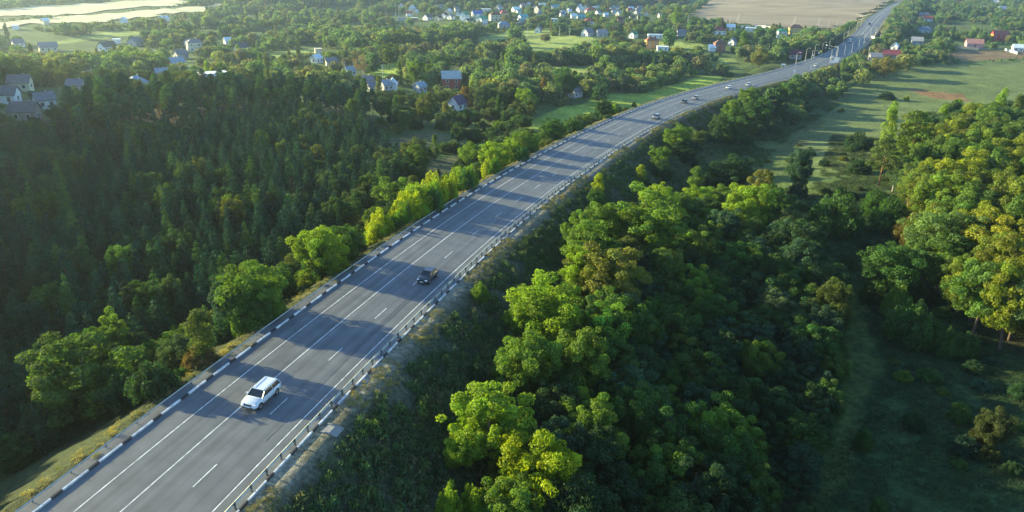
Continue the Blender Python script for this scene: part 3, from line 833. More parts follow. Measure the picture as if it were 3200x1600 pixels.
KIND = {'broad': ('broadleaf_tree', 'tree'), 'pine': ('pine_tree', 'pine'), 'young': ('young_pine', 'pine'), 'shrub': ('shrub', 'shrub'), 'poplar': ('slender_tree', 'tree'), 'bare': ('thin_tree', 'tree')}
NOUN = {'broad': 'tree', 'pine': 'tall pine', 'young': 'young pine', 'shrub': 'shrub', 'poplar': 'slender tree', 'bare': 'sparse tree'}
GRP = {'broad': 'broadleaf trees', 'pine': 'tall pines', 'young': 'young pines left of the road', 'shrub': 'shrubs', 'poplar': 'slender trees', 'bare': 'thin trees'}
PLANTS = []     # dicts: kind x y w h color label
def plant(kind, x, y, w, h, color, label=None, must=False):
    PLANTS.append(dict(kind=kind, x=float(x), y=float(y), w=float(w), h=float(h), c=color, label=label, must=must))
G_D, G_M, G_L, G_Y, G_YY, G_O, G_OL, G_B = (0.024, 0.064, 0.022), (0.046, 0.112, 0.020), (0.105, 0.190, 0.022), (0.170, 0.270, 0.018), (0.250, 0.320, 0.010), (0.15, 0.115, 0.025), (0.085, 0.130, 0.024), (0.034, 0.085, 0.045)
def hand(cx, cy, wpx, kind, color, label, hw=1.1, cz=0.6):
    """tree whose crown is centred on pixel (cx, cy) with a crown wpx wide; height = hw * width"""
    h = 8.0
    for _ in range(3):
        p = at(cx, cy, h * cz)[0]
        D = math.dist((p[0], p[1], p[2] + h * cz), (0, 0, CH)); w = wpx * D / FPX; h = hw * w
    S0, D0 = road_sd(p[0], p[1]); s0, d0 = float(S0[0]), float(D0[0])
    if s0 < 420:
        if d0 < -3: w *= 0.88; h *= 0.9
        d1 = min(d0, LK - 1.6 - w * 0.46) if d0 < -3 else max(d0, RK + 3.0 + w * 0.42)
        if d1 != d0: p[:2] = road_pt(s0, d1)[:2]
    plant(kind, p[0], p[1], w, h, color, label, True)
    if kind == 'shrub' and D < 330 and color[0] > 0.15:
        rs = np.random.default_rng(int(cx * 5 + cy))
        for k in range(3):
            a = rs.random() * 6.28; k_ = rs.uniform(0.45, 0.75); q = w * 0.42
            plant('shrub', p[0] + math.cos(a) * q, p[1] + math.sin(a) * q, w * k_, h * rs.uniform(0.5, 0.95), tuple(c * f for c, f in zip(color, ((1, 1, 1), (0.6, 0.85, 1.4), (0.35, 0.6, 1.6))[k])))
    if kind == 'broad' and D < 330 and w > 3.5:
        rs = np.random.default_rng(int(cx * 7 + cy))
        for k in range(2):
            a = rs.random() * 6.28
            plant('shrub', p[0] + math.cos(a) * w * 0.28, p[1] + math.sin(a) * w * 0.28, w * rs.uniform(0.5, 0.75), h * rs.uniform(0.32, 0.5), tuple(c * rs.uniform(0.7, 1.0) for c in color))

def cap_heights(P, h, solids):
    """limit plant heights where taller ones would stand in the line of sight of open ground or houses behind them"""
    D = np.hypot(P[:, 0], P[:, 1]); u = P / D[:, None]; cap = h.copy()
    for al in (6, 12, 20, 30, 42, 56, 72):
        Q = P + u * al; hit = np.zeros(len(P), bool)
        for k in solids['polys']: hit |= in_poly(Q, k)
        S, O = road_sd(Q[:, 0], Q[:, 1]); hit |= (O > LK) & (O < RK) & (P[:, 1] > 150)
        if len(solids['houses']):
            H_ = solids['houses']; d2 = (Q[:, None, 0] - H_[None, :, 0]) ** 2 + (Q[:, None, 1] - H_[None, :, 1]) ** 2
            hit |= (d2 < 7.5 ** 2).any(1)
        lim = 0.9 + al * 0.9 * (CH + 14) / D
        cap = np.where(hit, np.minimum(cap, lim), cap)
    return cap
def poisson(poly, spacing, seed, jitter=0.42, dens=None):
    lo, hi = poly.min(0), poly.max(0)
    r = np.random.default_rng(seed)
    xs = np.arange(lo[0], hi[0], spacing); ys = np.arange(lo[1], hi[1], spacing * 0.87)
    A, B = np.meshgrid(xs, ys); A = A + (np.arange(len(ys)) % 2)[:, None] * spacing / 2
    P = np.stack([A.ravel(), B.ravel()], 1); P += r.uniform(-jitter, jitter, P.shape) * spacing
    P = P[in_poly(P, poly)]
    if dens is not None: P = P[r.random(len(P)) < dens(P[:, 0], P[:, 1])]
    return P
def visible(P, h, m=(-120, 3320, -90, 1760)):
    z = ht(P[:, 0], P[:, 1])
    a = project(np.c_[P, z + h]); b = project(np.c_[P, z])
    return (np.maximum(a[:, 0], b[:, 0]) > m[0]) & (np.minimum(a[:, 0], b[:, 0]) < m[1]) & (b[:, 1] > m[2]) & (a[:, 1] < m[3]) & (P[:, 1] > 5)
def clear_of(P, hand_only=True, k=0.45, extra=0.0):
    Q = np.array([(p['x'], p['y'], p['w']) for p in PLANTS if (p['must'] or not hand_only)])
    if not len(Q): return np.ones(len(P), bool)
    d = np.sqrt((P[:, None, 0] - Q[None, :, 0]) ** 2 + (P[:, None, 1] - Q[None, :, 1]) ** 2)
    return (d > Q[None, :, 2] * k + extra).all(1)
def off_road(P, lm, rm):
    S, D = road_sd(P[:, 0], P[:, 1]); return (D < LK - lm) | (D > RK + rm)

# --- hand-placed trees: left roadside belt
for a in [
 (265, 1180, 330, 'broad', (0.065, 0.125, 0.02), 'wide bushy tree with yellow leaf tips, largest at the lower left beside the road', 0.9),
 (130, 1290, 200, 'shrub', G_B, 'grey-green shrub at the foot of the widest lower-left tree', 0.9),
 (345, 1050, 150, 'broad', G_L, 'tall rounded tree rising behind the widest lower-left tree', 1.5),
 (160, 1300, 90, 'shrub', G_YY, 'small yellow shrub in front of the widest lower-left tree', 1.0),
 (530, 1075, 85, 'shrub', G_YY, 'small bright yellow shrub on the left bank between two dark trees', 1.1),
 (525, 1140, 170, 'shrub', G_D, 'dark shrub under the small bright yellow shrub on the left bank', 0.9),
 (640, 1010, 110, 'poplar', G_OL, 'narrow tree with orange-tinged top left of the highway', 1.9),
 (655, 1085, 110, 'shrub', (0.11, 0.085, 0.03), 'rusty brown shrub at the foot of the narrow roadside tree', 0.8),
 (740, 930, 190, 'broad', G_B, 'dark blue-green tree on the left bank beside a yellow-lit crown', 1.1),
 (840, 860, 210, 'broad', G_L, 'large domed roadside tree lit yellow along its left edge', 1.15),
 (900, 930, 150, 'broad', G_M, 'dense green tree leaning over the left kerb, right of the large domed tree', 1.1),
 (700, 850, 130, 'young', G_M, 'green conical tree standing behind the large domed roadside tree', 1.7),
 (985, 790, 110, 'broad', G_M, 'small leafy tree before the row of yellow-topped trees', 1.3),
 (1095, 745, 190, 'broad', G_Y, 'round yellow-green tree at the near end of the bright roadside row', 1.05),
 (1180, 740, 130, 'broad', G_M, 'green tree at the kerb right of the round yellow-green tree', 1.1),
 (1185, 665, 110, 'shrub', G_YY, 'bright yellow shrub in the middle of the roadside row', 1.1),
 (1235, 625, 170, 'broad', G_L, 'feathery light green tree behind the bright yellow roadside shrub', 1.0),
 (1290, 600, 70, 'poplar', G_OL, 'pinkish narrow pine-like tree at the back of the roadside row', 1.8),
 (1360, 610, 120, 'shrub', G_YY, 'vivid yellow bush nearest the kerb in the long bright hedge', 1.2),
 (1415, 590, 130, 'shrub', G_Y, 'yellow-green bush with upright sprays in the long bright hedge', 1.1),
 (1465, 560, 130, 'shrub', G_YY, 'yellow bush halfway along the long bright hedge', 1.1),
 (1475, 505, 120, 'broad', G_L, 'taller grey-green tree behind the long bright hedge', 1.1),
 (1520, 535, 100, 'shrub', G_Y, 'yellow-green bush at the far end of the long bright hedge', 1.1),
 (1565, 500, 80, 'shrub', G_D, 'dark low bush filling the gap after the bright hedge', 0.8),
 (1605, 460, 110, 'broad', G_Y, 'light yellow-green tree by the kerb past the hedge gap', 1.1),
 (1620, 500, 80, 'shrub', G_YY, 'yellow shrub against the kerb past the hedge gap', 1.0),
 (1680, 445, 110, 'shrub', G_Y, 'yellow-green shrub beside the kerb before the bend', 0.95),
 (1740, 425, 110, 'broad', G_L, 'rounded green tree beside the kerb before the bend', 0.9),
 (1790, 385, 90, 'broad', G_M, 'mid green tree by the kerb at the start of the bend', 1.0),
 (1835, 370, 80, 'shrub', G_M, 'low green shrub by the kerb at the start of the bend', 0.8),
 (1925, 325, 62, 'broad', G_M, 'lone dense tree standing on the bright lawn beside the bend', 1.15),
 (1993, 322, 20, 'shrub', G_D, 'little dark bush on the bright lawn near the lone dense tree', 1.2),
 (1775, 250, 90, 'broad', G_M, 'big glossy green tree with yellow left side before the meadow', 1.15),
 (1700, 265, 50, 'poplar', G_O, 'dark tree with brown top left of the big glossy tree', 1.6),
 (1640, 300, 75, 'broad', G_Y, 'weeping light green tree left of the brown-topped tree', 1.1),
 (1840, 265, 60, 'broad', G_Y, 'yellowish tree right of the big glossy tree', 1.0),
 (1870, 285, 60, 'broad', G_D, 'dark tree with pointed top on the lawn edge', 1.1),
 (1455, 292, 56, 'poplar', G_O, 'tall amber-green tree right of the red house', 1.35),
 (1130, 200, 55, 'bare', (0.16, 0.12, 0.08), 'tall thin greyish-pink tree left of the small lawn', 1.7),
 (1160, 190, 50, 'broad', G_OL, 'olive round-topped tree right of the thin greyish-pink tree', 1.6),
 (860, 225, 70, 'broad', G_D, 'very dark round tree at the crest of the pine wood', 0.75),
 (960, 222, 90, 'broad', G_M, 'wide dark green tree behind the crest of the pine wood', 0.6),
 (1300, 215, 62, 'broad', G_L, 'tall trembling tree at the left of the pair before the meadow', 1.5),
 (1338, 222, 50, 'poplar', G_L, 'pale upright tree between the two tall dark clumps', 1.5),
 (1372, 196, 74, 'broad', G_M, 'broad dark-sided tree behind the red house', 1.0),
 (1460, 228, 55, 'broad', G_D, 'dark tall tree right behind the red house', 1.4),
 (1500, 225, 45, 'broad', G_M, 'deep green tree next beyond the red house', 1.4),
 (1245, 120, 70, 'broad', G_OL, 'large grey-green willow over the far hedge line', 1.1),
 (1215, 160, 70, 'broad', G_OL, 'large grey-green willow behind the small lawn', 1.3),
 (1600, 235, 45, 'broad', G_D, 'dark round tree right of the far village road', 1.2),
 (1610, 108, 45, 'broad', G_M, 'dark solitary tree left of the white-gabled cottages', 1.3),
 (1704, 117, 28, 'broad', G_M, 'lone round bush-like tree before the white-gabled cottage', 0.9),
 (2095, 115, 44, 'broad', G_D, 'dark oval tree right of the orange brick house', 1.3),
 (2115, 45, 40, 'poplar', G_Y, 'yellow-green tree at the corner of the ploughed field', 1.5),
 (2325, 120, 36, 'poplar', G_L, 'tall pale tree right of the red-brown brick house', 1.6),
 (2362, 112, 26, 'poplar', G_L, 'slim pale tree beside the row of white sheds', 1.6),
 (2180, 155, 34, 'broad', G_O, 'orange-yellow tree before the red-brown brick house', 0.9),
 (2375, 180, 64, 'broad', (0.15, 0.17, 0.03), 'broad olive-brown tree left of the town sign', 0.8),
 (1862, 140, 36, 'broad', G_Y, 'yellow round tree in the far dark hedge', 1.0),
 # right of the road: embankment
 (1488, 895, 62, 'shrub', G_L, 'light green sapling alone on the slope right of the black car', 1.1),
 (1870, 570, 52, 'poplar', G_YY, 'yellow-topped sapling on the embankment, nearest to the concrete drain', 1.5),
 (1862, 605, 70, 'shrub', G_M, 'green shrub at the foot of the yellow-topped sapling', 1.0),
 (2004, 533, 42, 'poplar', G_YY, 'bright yellow sapling standing alone on the brown slope', 1.3),
 (2063, 485, 68, 'broad', G_L, 'small round lit tree left of the dark clump on the slope', 1.2),
 (2070, 520, 70, 'shrub', G_D, 'dark bush beneath the small round lit tree on the slope', 0.9),
 (2122, 425, 84, 'broad', G_L, 'tree with lit flat top in the clump on the slope', 1.0),
 (2150, 462, 84, 'broad', G_D, 'dark bushy tree in front of the clump on the slope', 0.8),
 (2184, 430, 60, 'broad', G_OL, 'reddish-topped tree at the right of the clump on the slope', 1.0),
 (2290, 345, 70, 'broad', G_L, 'lit tree crown at the upper left of the long roadside thicket', 1.2),
 (2345, 300, 62, 'broad', G_L, 'yellow-green crown at the top of the long roadside thicket', 1.1),
 (2300, 395, 95, 'broad', G_M, 'dense tree at the lower left of the long roadside thicket', 1.0),
 (2370, 345, 90, 'broad', G_M, 'dense tree in the middle of the long roadside thicket', 1.0),
 (2360, 330, 45, 'broad', G_Y, 'golden crown inside the long roadside thicket', 1.0),
 (2420, 330, 80, 'broad', G_D, 'dark tree on the right of the long roadside thicket', 1.0),
 (2465, 290, 85, 'broad', G_M, 'green tree near the far end of the long roadside thicket', 1.0),
 (2505, 305, 60, 'broad', G_D, 'dark tree closing the far end of the long roadside thicket', 1.1),
 (2560, 235, 48, 'broad', G_D, 'dark tree below the white billboard', 0.9),
 (2590, 225, 50, 'broad', G_D, 'dark tree right of the tree below the white billboard', 0.9),
 (2650, 215, 40, 'shrub', G_D, 'dark bush on the bank under the lamp posts', 1.0),
 (2700, 238, 50, 'broad', G_Y, 'pale yellow-green tree group standing out on the meadow edge', 1.0),
 (2770, 205, 80, 'broad', (0.19, 0.18, 0.03), 'large ochre-brown tree below the maroon-roofed house', 0.75),
 (2720, 208, 42, 'broad', G_Y, 'yellow crown left of the large ochre-brown tree', 0.8),
 (2835, 190, 55, 'broad', (0.17, 0.14, 0.02), 'golden tree right of the large ochre-brown tree', 0.8),
 (2835, 303, 16, 'shrub', G_YY, 'tiny yellow-green bush alone on the meadow near the red soil', 1.1),
 (2775, 293, 50, 'shrub', G_D, 'dark low scrub on the meadow left of the red soil', 0.5),
 (2690, 430, 90, 'shrub', G_D, 'dark spreading bush on the valley grass', 0.6),
 (2690, 510, 70, 'shrub', G_D, 'dark round bush on the valley grass left of the leaning pine', 0.7),
 # wood right of the road
 (1405, 1555, 85, 'shrub', G_Y, 'yellow-green sapling left of the bright yellow crown at the lower edge', 1.6),
 (1490, 1570, 95, 'shrub', G_Y, 'yellow-green sapling between its neighbour and the bright yellow crown', 1.5),
 (1665, 1470, 260, 'broad', G_YY, 'bright yellow-green tree, nearest to the camera in the right wood', 1.15),
 (1800, 1530, 130, 'broad', G_M, 'mid green tree right of the bright yellow nearest tree', 1.6),
 (1600, 1590, 200, 'broad', G_L, 'light green tree partly below the bright yellow nearest tree', 1.1),
 (1440, 1400, 110, 'broad', G_Y, 'pale tree sticking out furthest towards the road', 1.2),
 (1545, 1310, 290, 'broad', G_Y, 'large pale yellow-green tree on the wood edge facing the road', 1.0),
 (1815, 1265, 90, 'poplar', G_Y, 'narrow pale tree rising from the dark middle of the wood', 1.9),
 (1900, 1255, 120, 'broad', G_M, 'green tree with yellow top beside the narrow pale tree', 1.5),
 (1650, 1120, 210, 'broad', G_L, 'large light tree halfway along the wood edge', 1.0),
 (1720, 960, 250, 'broad', G_Y, 'broad glowing tree on the wood edge above the drain gully', 1.0),
 (1630, 990, 110, 'broad', G_L, 'small light tree jutting left of the broad glowing tree', 1.1),
 (1905, 860, 250, 'broad', (0.14, 0.16, 0.025), 'large olive tree behind the broad glowing tree', 1.0),
 (1815, 835, 150, 'broad', G_Y, 'yellow-green tree left of the large olive tree', 1.2),
 (1885, 685, 130, 'broad', G_L, 'round tree topping the left group at the wood corner', 1.1),
 (1810, 710, 110, 'broad', G_L, 'upright tree on the left side of the wood corner group', 1.4),
 (1840, 770, 190, 'broad', G_L, 'wide tree at the front of the wood corner group', 1.0),
 (2020, 690, 240, 'broad', G_L, 'big pale round tree right of the narrow gully', 1.1),
 (2060, 625, 120, 'broad', G_Y, 'light tree on top of the big pale round tree', 1.1),
 (2175, 565, 62, 'poplar', G_L, 'tall narrow tree standing above the wood like a spire', 1.9),
 (2115, 635, 55, 'poplar', G_Y, 'slim yellow tree left of the spire-like tree', 1.7),
 (2175, 625, 110, 'broad', G_Y, 'yellow-green tree at the foot of the spire-like tree', 1.0),
 (2245, 620, 105, 'broad', G_L, 'light tree right of the spire-like tree', 1.0),
 (2125, 690, 75, 'poplar', G_YY, 'vivid yellow narrow tree inside the wood', 1.5),
 (2205, 690, 110, 'broad', G_L, 'light crown right of the vivid yellow narrow tree', 1.0),
 (2340, 645, 130, 'broad', G_Y, 'yellow-green tall tree on the far right crest of the wood', 1.4),
 (2385, 580, 105, 'broad', (0.14, 0.155, 0.025), 'olive-gold tree on the far crest of the wood', 1.2),
 (2430, 640, 120, 'broad', G_M, 'green tree right of the olive-gold crest tree', 1.2),
 (2290, 540, 130, 'broad', G_D, 'dark tree standing behind the crest of the wood', 1.0),
 (2230, 560, 80, 'broad', G_D, 'dark bushy tree behind the spire-like tree', 1.0),
 (2505, 520, 80, 'broad', G_B, 'tall grey-green tree with lit top and long shadow in the valley', 1.8),
 (2415, 970, 110, 'broad', (0.07, 0.11, 0.05), 'pale grey-green tree on the shaded side of the wood', 1.5),
 (2010, 920, 150, 'broad', G_B, 'soft blue-green tree in the middle of the wood', 1.0),
 # valley and hill at the right
 (2620, 645, 170, 'shrub', G_M, 'wide leafy thicket in the valley right of the wood', 0.8),
 (2740, 620, 90, 'shrub', G_M, 'green bush below the tall leaning pine', 1.0),
 (2790, 650, 110, 'shrub', G_M, 'green bush below the pine slope', 1.0),
 (2878, 640, 66, 'shrub', G_YY, 'bright yellow-green bush at the foot of the hill wood', 0.9),
 (2850, 700, 100, 'shrub', (0.12, 0.10, 0.02), 'orange-brown bush under the bright yellow-green bush', 0.9),
 (2800, 830, 180, 'broad', G_M, 'big shaded green tree at the foot of the hill wood', 0.9),
 (2810, 920, 80, 'shrub', G_L, 'spiky light shrub in the valley', 1.3),
 (2860, 985, 150, 'shrub', G_M, 'wide spiky green bush in the valley', 0.9),
 (2960, 1050, 90, 'shrub', G_M, 'green bush right below the wide spiky bush', 1.0),
 (3020, 1060, 80, 'shrub', G_M, 'green bush with upright shoots at the valley bottom', 1.0),
 (3005, 1275, 70, 'shrub', G_M, 'rounded dark green bush on the bottom right grass', 0.9),
 (2705, 1360, 60, 'shrub', G_M, 'small lit bush alone on the bottom right grass', 1.1),
 (3110, 1330, 100, 'broad', (0.05, 0.07, 0.018), 'olive tree at the right edge above the dark grass', 1.3),
 (2750, 1570, 50, 'shrub', G_M, 'small green bush at the bottom edge of the grass', 1.1),
 (2765, 480, 90, 'pine', G_OL, 'pine with bare sunlit trunk leaning out at the corner of the hill wood', 2.0, 0.75),
 (2850, 440, 120, 'pine', (0.11, 0.17, 0.02), 'tall yellow-green pine right of the leaning pine', 1.8, 0.72),
 (2785, 375, 50, 'poplar', G_Y, 'yellow spire-shaped tree at the tip of the hill wood', 3.0, 0.75),
 (2945, 375, 44, 'poplar', G_Y, 'yellow pointed tree behind the hill wood crest', 3.0, 0.75),
 (2985, 365, 44, 'poplar', G_Y, 'second pointed yellow tree behind the hill wood crest', 3.0, 0.75),
 (3125, 345, 46, 'poplar', G_Y, 'tall pointed yellow tree near the right edge of the crest', 3.0, 0.75),
 (3175, 360, 46, 'poplar', G_OL, 'pointed olive tree at the right edge of the crest', 3.0, 0.75),
 (3140, 760, 200, 'broad', (0.20, 0.22, 0.015), 'golden-lit tree at the lower right of the hill wood', 1.0),
 (2960, 740, 200, 'broad', (0.10, 0.17, 0.04), 'pale green bulging tree at the lower edge of the hill wood', 1.0),
]:
    hand(*a)


# ================================================================ HOUSES
WHT, CRM, GRY, BRK, YEL, PNK = (0.80, 0.80, 0.76), (0.70, 0.62, 0.42), (0.42, 0.42, 0.42), (0.36, 0.12, 0.07), (0.72, 0.52, 0.16), (0.55, 0.30, 0.30)
R_GRY, R_DRK, R_RED, R_MAR, R_GRN, R_BLU, R_LBL, R_WHT, R_BRN, R_TEA = (0.17, 0.17, 0.19), (0.07, 0.07, 0.085), (0.38, 0.08, 0.05), (0.13, 0.035, 0.045), (0.03, 0.22, 0.13), (0.05, 0.13, 0.42), (0.26, 0.34, 0.40), (0.66, 0.77, 0.80), (0.13, 0.065, 0.04), (0.10, 0.38, 0.38)
WPANE = MB().box((0, 0, 0), (0.9, 0.05, 1.1)).mesh('pane', M['window'])
WFRAME = MB().box((0, 0, 0), (1.2, 0.10, 1.4)).mesh('window', M['trim'])
def house(px, py, wpx, style, wall, roof, label, rot=0.0, storeys=1, short=None, cat='house', name='house'):
    p = at(px, py)[0]; D = math.dist(p, (0, 0, CH)); L = min(7.8 if px < 170 and py > 270 else (12.0 if px > 900 or py > 200 else 10.0), max(4.5, wpx * D / FPX * (0.86 if py < 130 else 0.95))); B = L * (0.62 if L > 9 else 0.8); B = max(4.2, min(B, 10))
    H = 2.7 * storeys + 0.3
    face = math.atan2(p[1], p[0]) - math.pi / 2 + rot        # 0: long side faces the viewer's side
    root = empty(name, tuple(p), face)
    tag(root, label, cat, 'houses of the villages' if cat == 'house' else None)
    root.location.z -= 0.1
    HOUSES.append((p[0], p[1], short or 'small village house'))
    def part(o, c): o.color = (*c, 1); return o
    wm = MB().box((0, 0, H / 2 - 0.4), (L, B, H + 0.8))
    rh = 0.42 * B * (1.25 if style == 'steep' else 1.0)
    if style in ('gable', 'steep'):     # gable ends filled
        for sx in (-1, 1):
            x0 = sx * (L / 2 - 0.12); x1 = sx * L / 2
            V = [(x0, -B / 2, H), (x0, B / 2, H), (x0, 0, H + rh), (x1, -B / 2, H), (x1, B / 2, H), (x1, 0, H + rh)]
            wm.add(V, [(0, 1, 2), (5, 4, 3), (0, 2, 5, 3), (2, 1, 4, 5), (1, 0, 3, 4)])
    part(wm.build('wall', M['wall'], root), wall)
    o = 0.45; rm = MB()
    t = 0.16
    if style in ('gable', 'steep'):
        k = rh / (B / 2)
        for s in (-1, 1):
            y0, z0 = s * (B / 2 + o), H - o * k + 0.05
            V = []
            for dz in (0, t):
                V += [(-L / 2 - o, y0, z0 + dz), (L / 2 + o, y0, z0 + dz), (L / 2 + o, 0, H + rh + 0.05 + dz), (-L / 2 - o, 0, H + rh + 0.05 + dz)]
            F = [(3, 2, 1, 0), (4, 5, 6, 7), (0, 1, 5, 4), (1, 2, 6, 5), (2, 3, 7, 6), (3, 0, 4, 7)]
            if s > 0: F = [f[::-1] for f in F]
            m2 = MB().add(V, F); part(m2.build('roof', M['roof'], root), roof)
    elif style == 'hip':
        rr = L / 2 - B / 2 if L > B else 0.01
        V = [(-L / 2 - o, -B / 2 - o, H), (L / 2 + o, -B / 2 - o, H), (L / 2 + o, B / 2 + o, H), (-L / 2 - o, B / 2 + o, H), (-rr, 0, H + rh), (rr, 0, H + rh)]
        rm.add(V, [(0, 1, 5, 4), (1, 2, 5), (2, 3, 4, 5), (3, 0, 4), (3, 2, 1, 0)]); part(rm.build('roof', M['roof'], root), roof)
    else:
        rm.box((0, 0, H + 0.12), (L + 0.5, B + 0.5, 0.24)); part(rm.build('roof', M['roof'], root), roof)
    if wpx > 20:
        n = max(2, int(L / 3.2))
        for st in range(storeys):
            for i in range(n):
                x = -L / 2 + (i + 0.5) * L / n
                if st == 0 and i == n // 2 and n > 2:
                    MB().box((x, -B / 2 - 0.03, 1.05), (1.0, 0.12, 2.1)).build('door', M['bark'], root); continue
                f = link('window', WFRAME, root, (x, -B / 2 - 0.02, 1.6 + 2.7 * st)); link('pane', WPANE, f, (0, -0.05, 0))
        for sx in (-1, 1):
            f = link('window', WFRAME, root, (sx * (L / 2 + 0.02), 0, 1.6 + 2.7 * (storeys - 1)), math.pi / 2); link('pane', WPANE, f, (0, -0.05 * 1, 0)); link('pane', WPANE, f, (0, 0.05, 0))
    if style != 'flat' and wpx > 26:
        MB().box((L * 0.2, B * 0.12, H + rh * 0.85), (0.55, 0.55, 1.5)).build('chimney', M['concrete'], root)
    return root
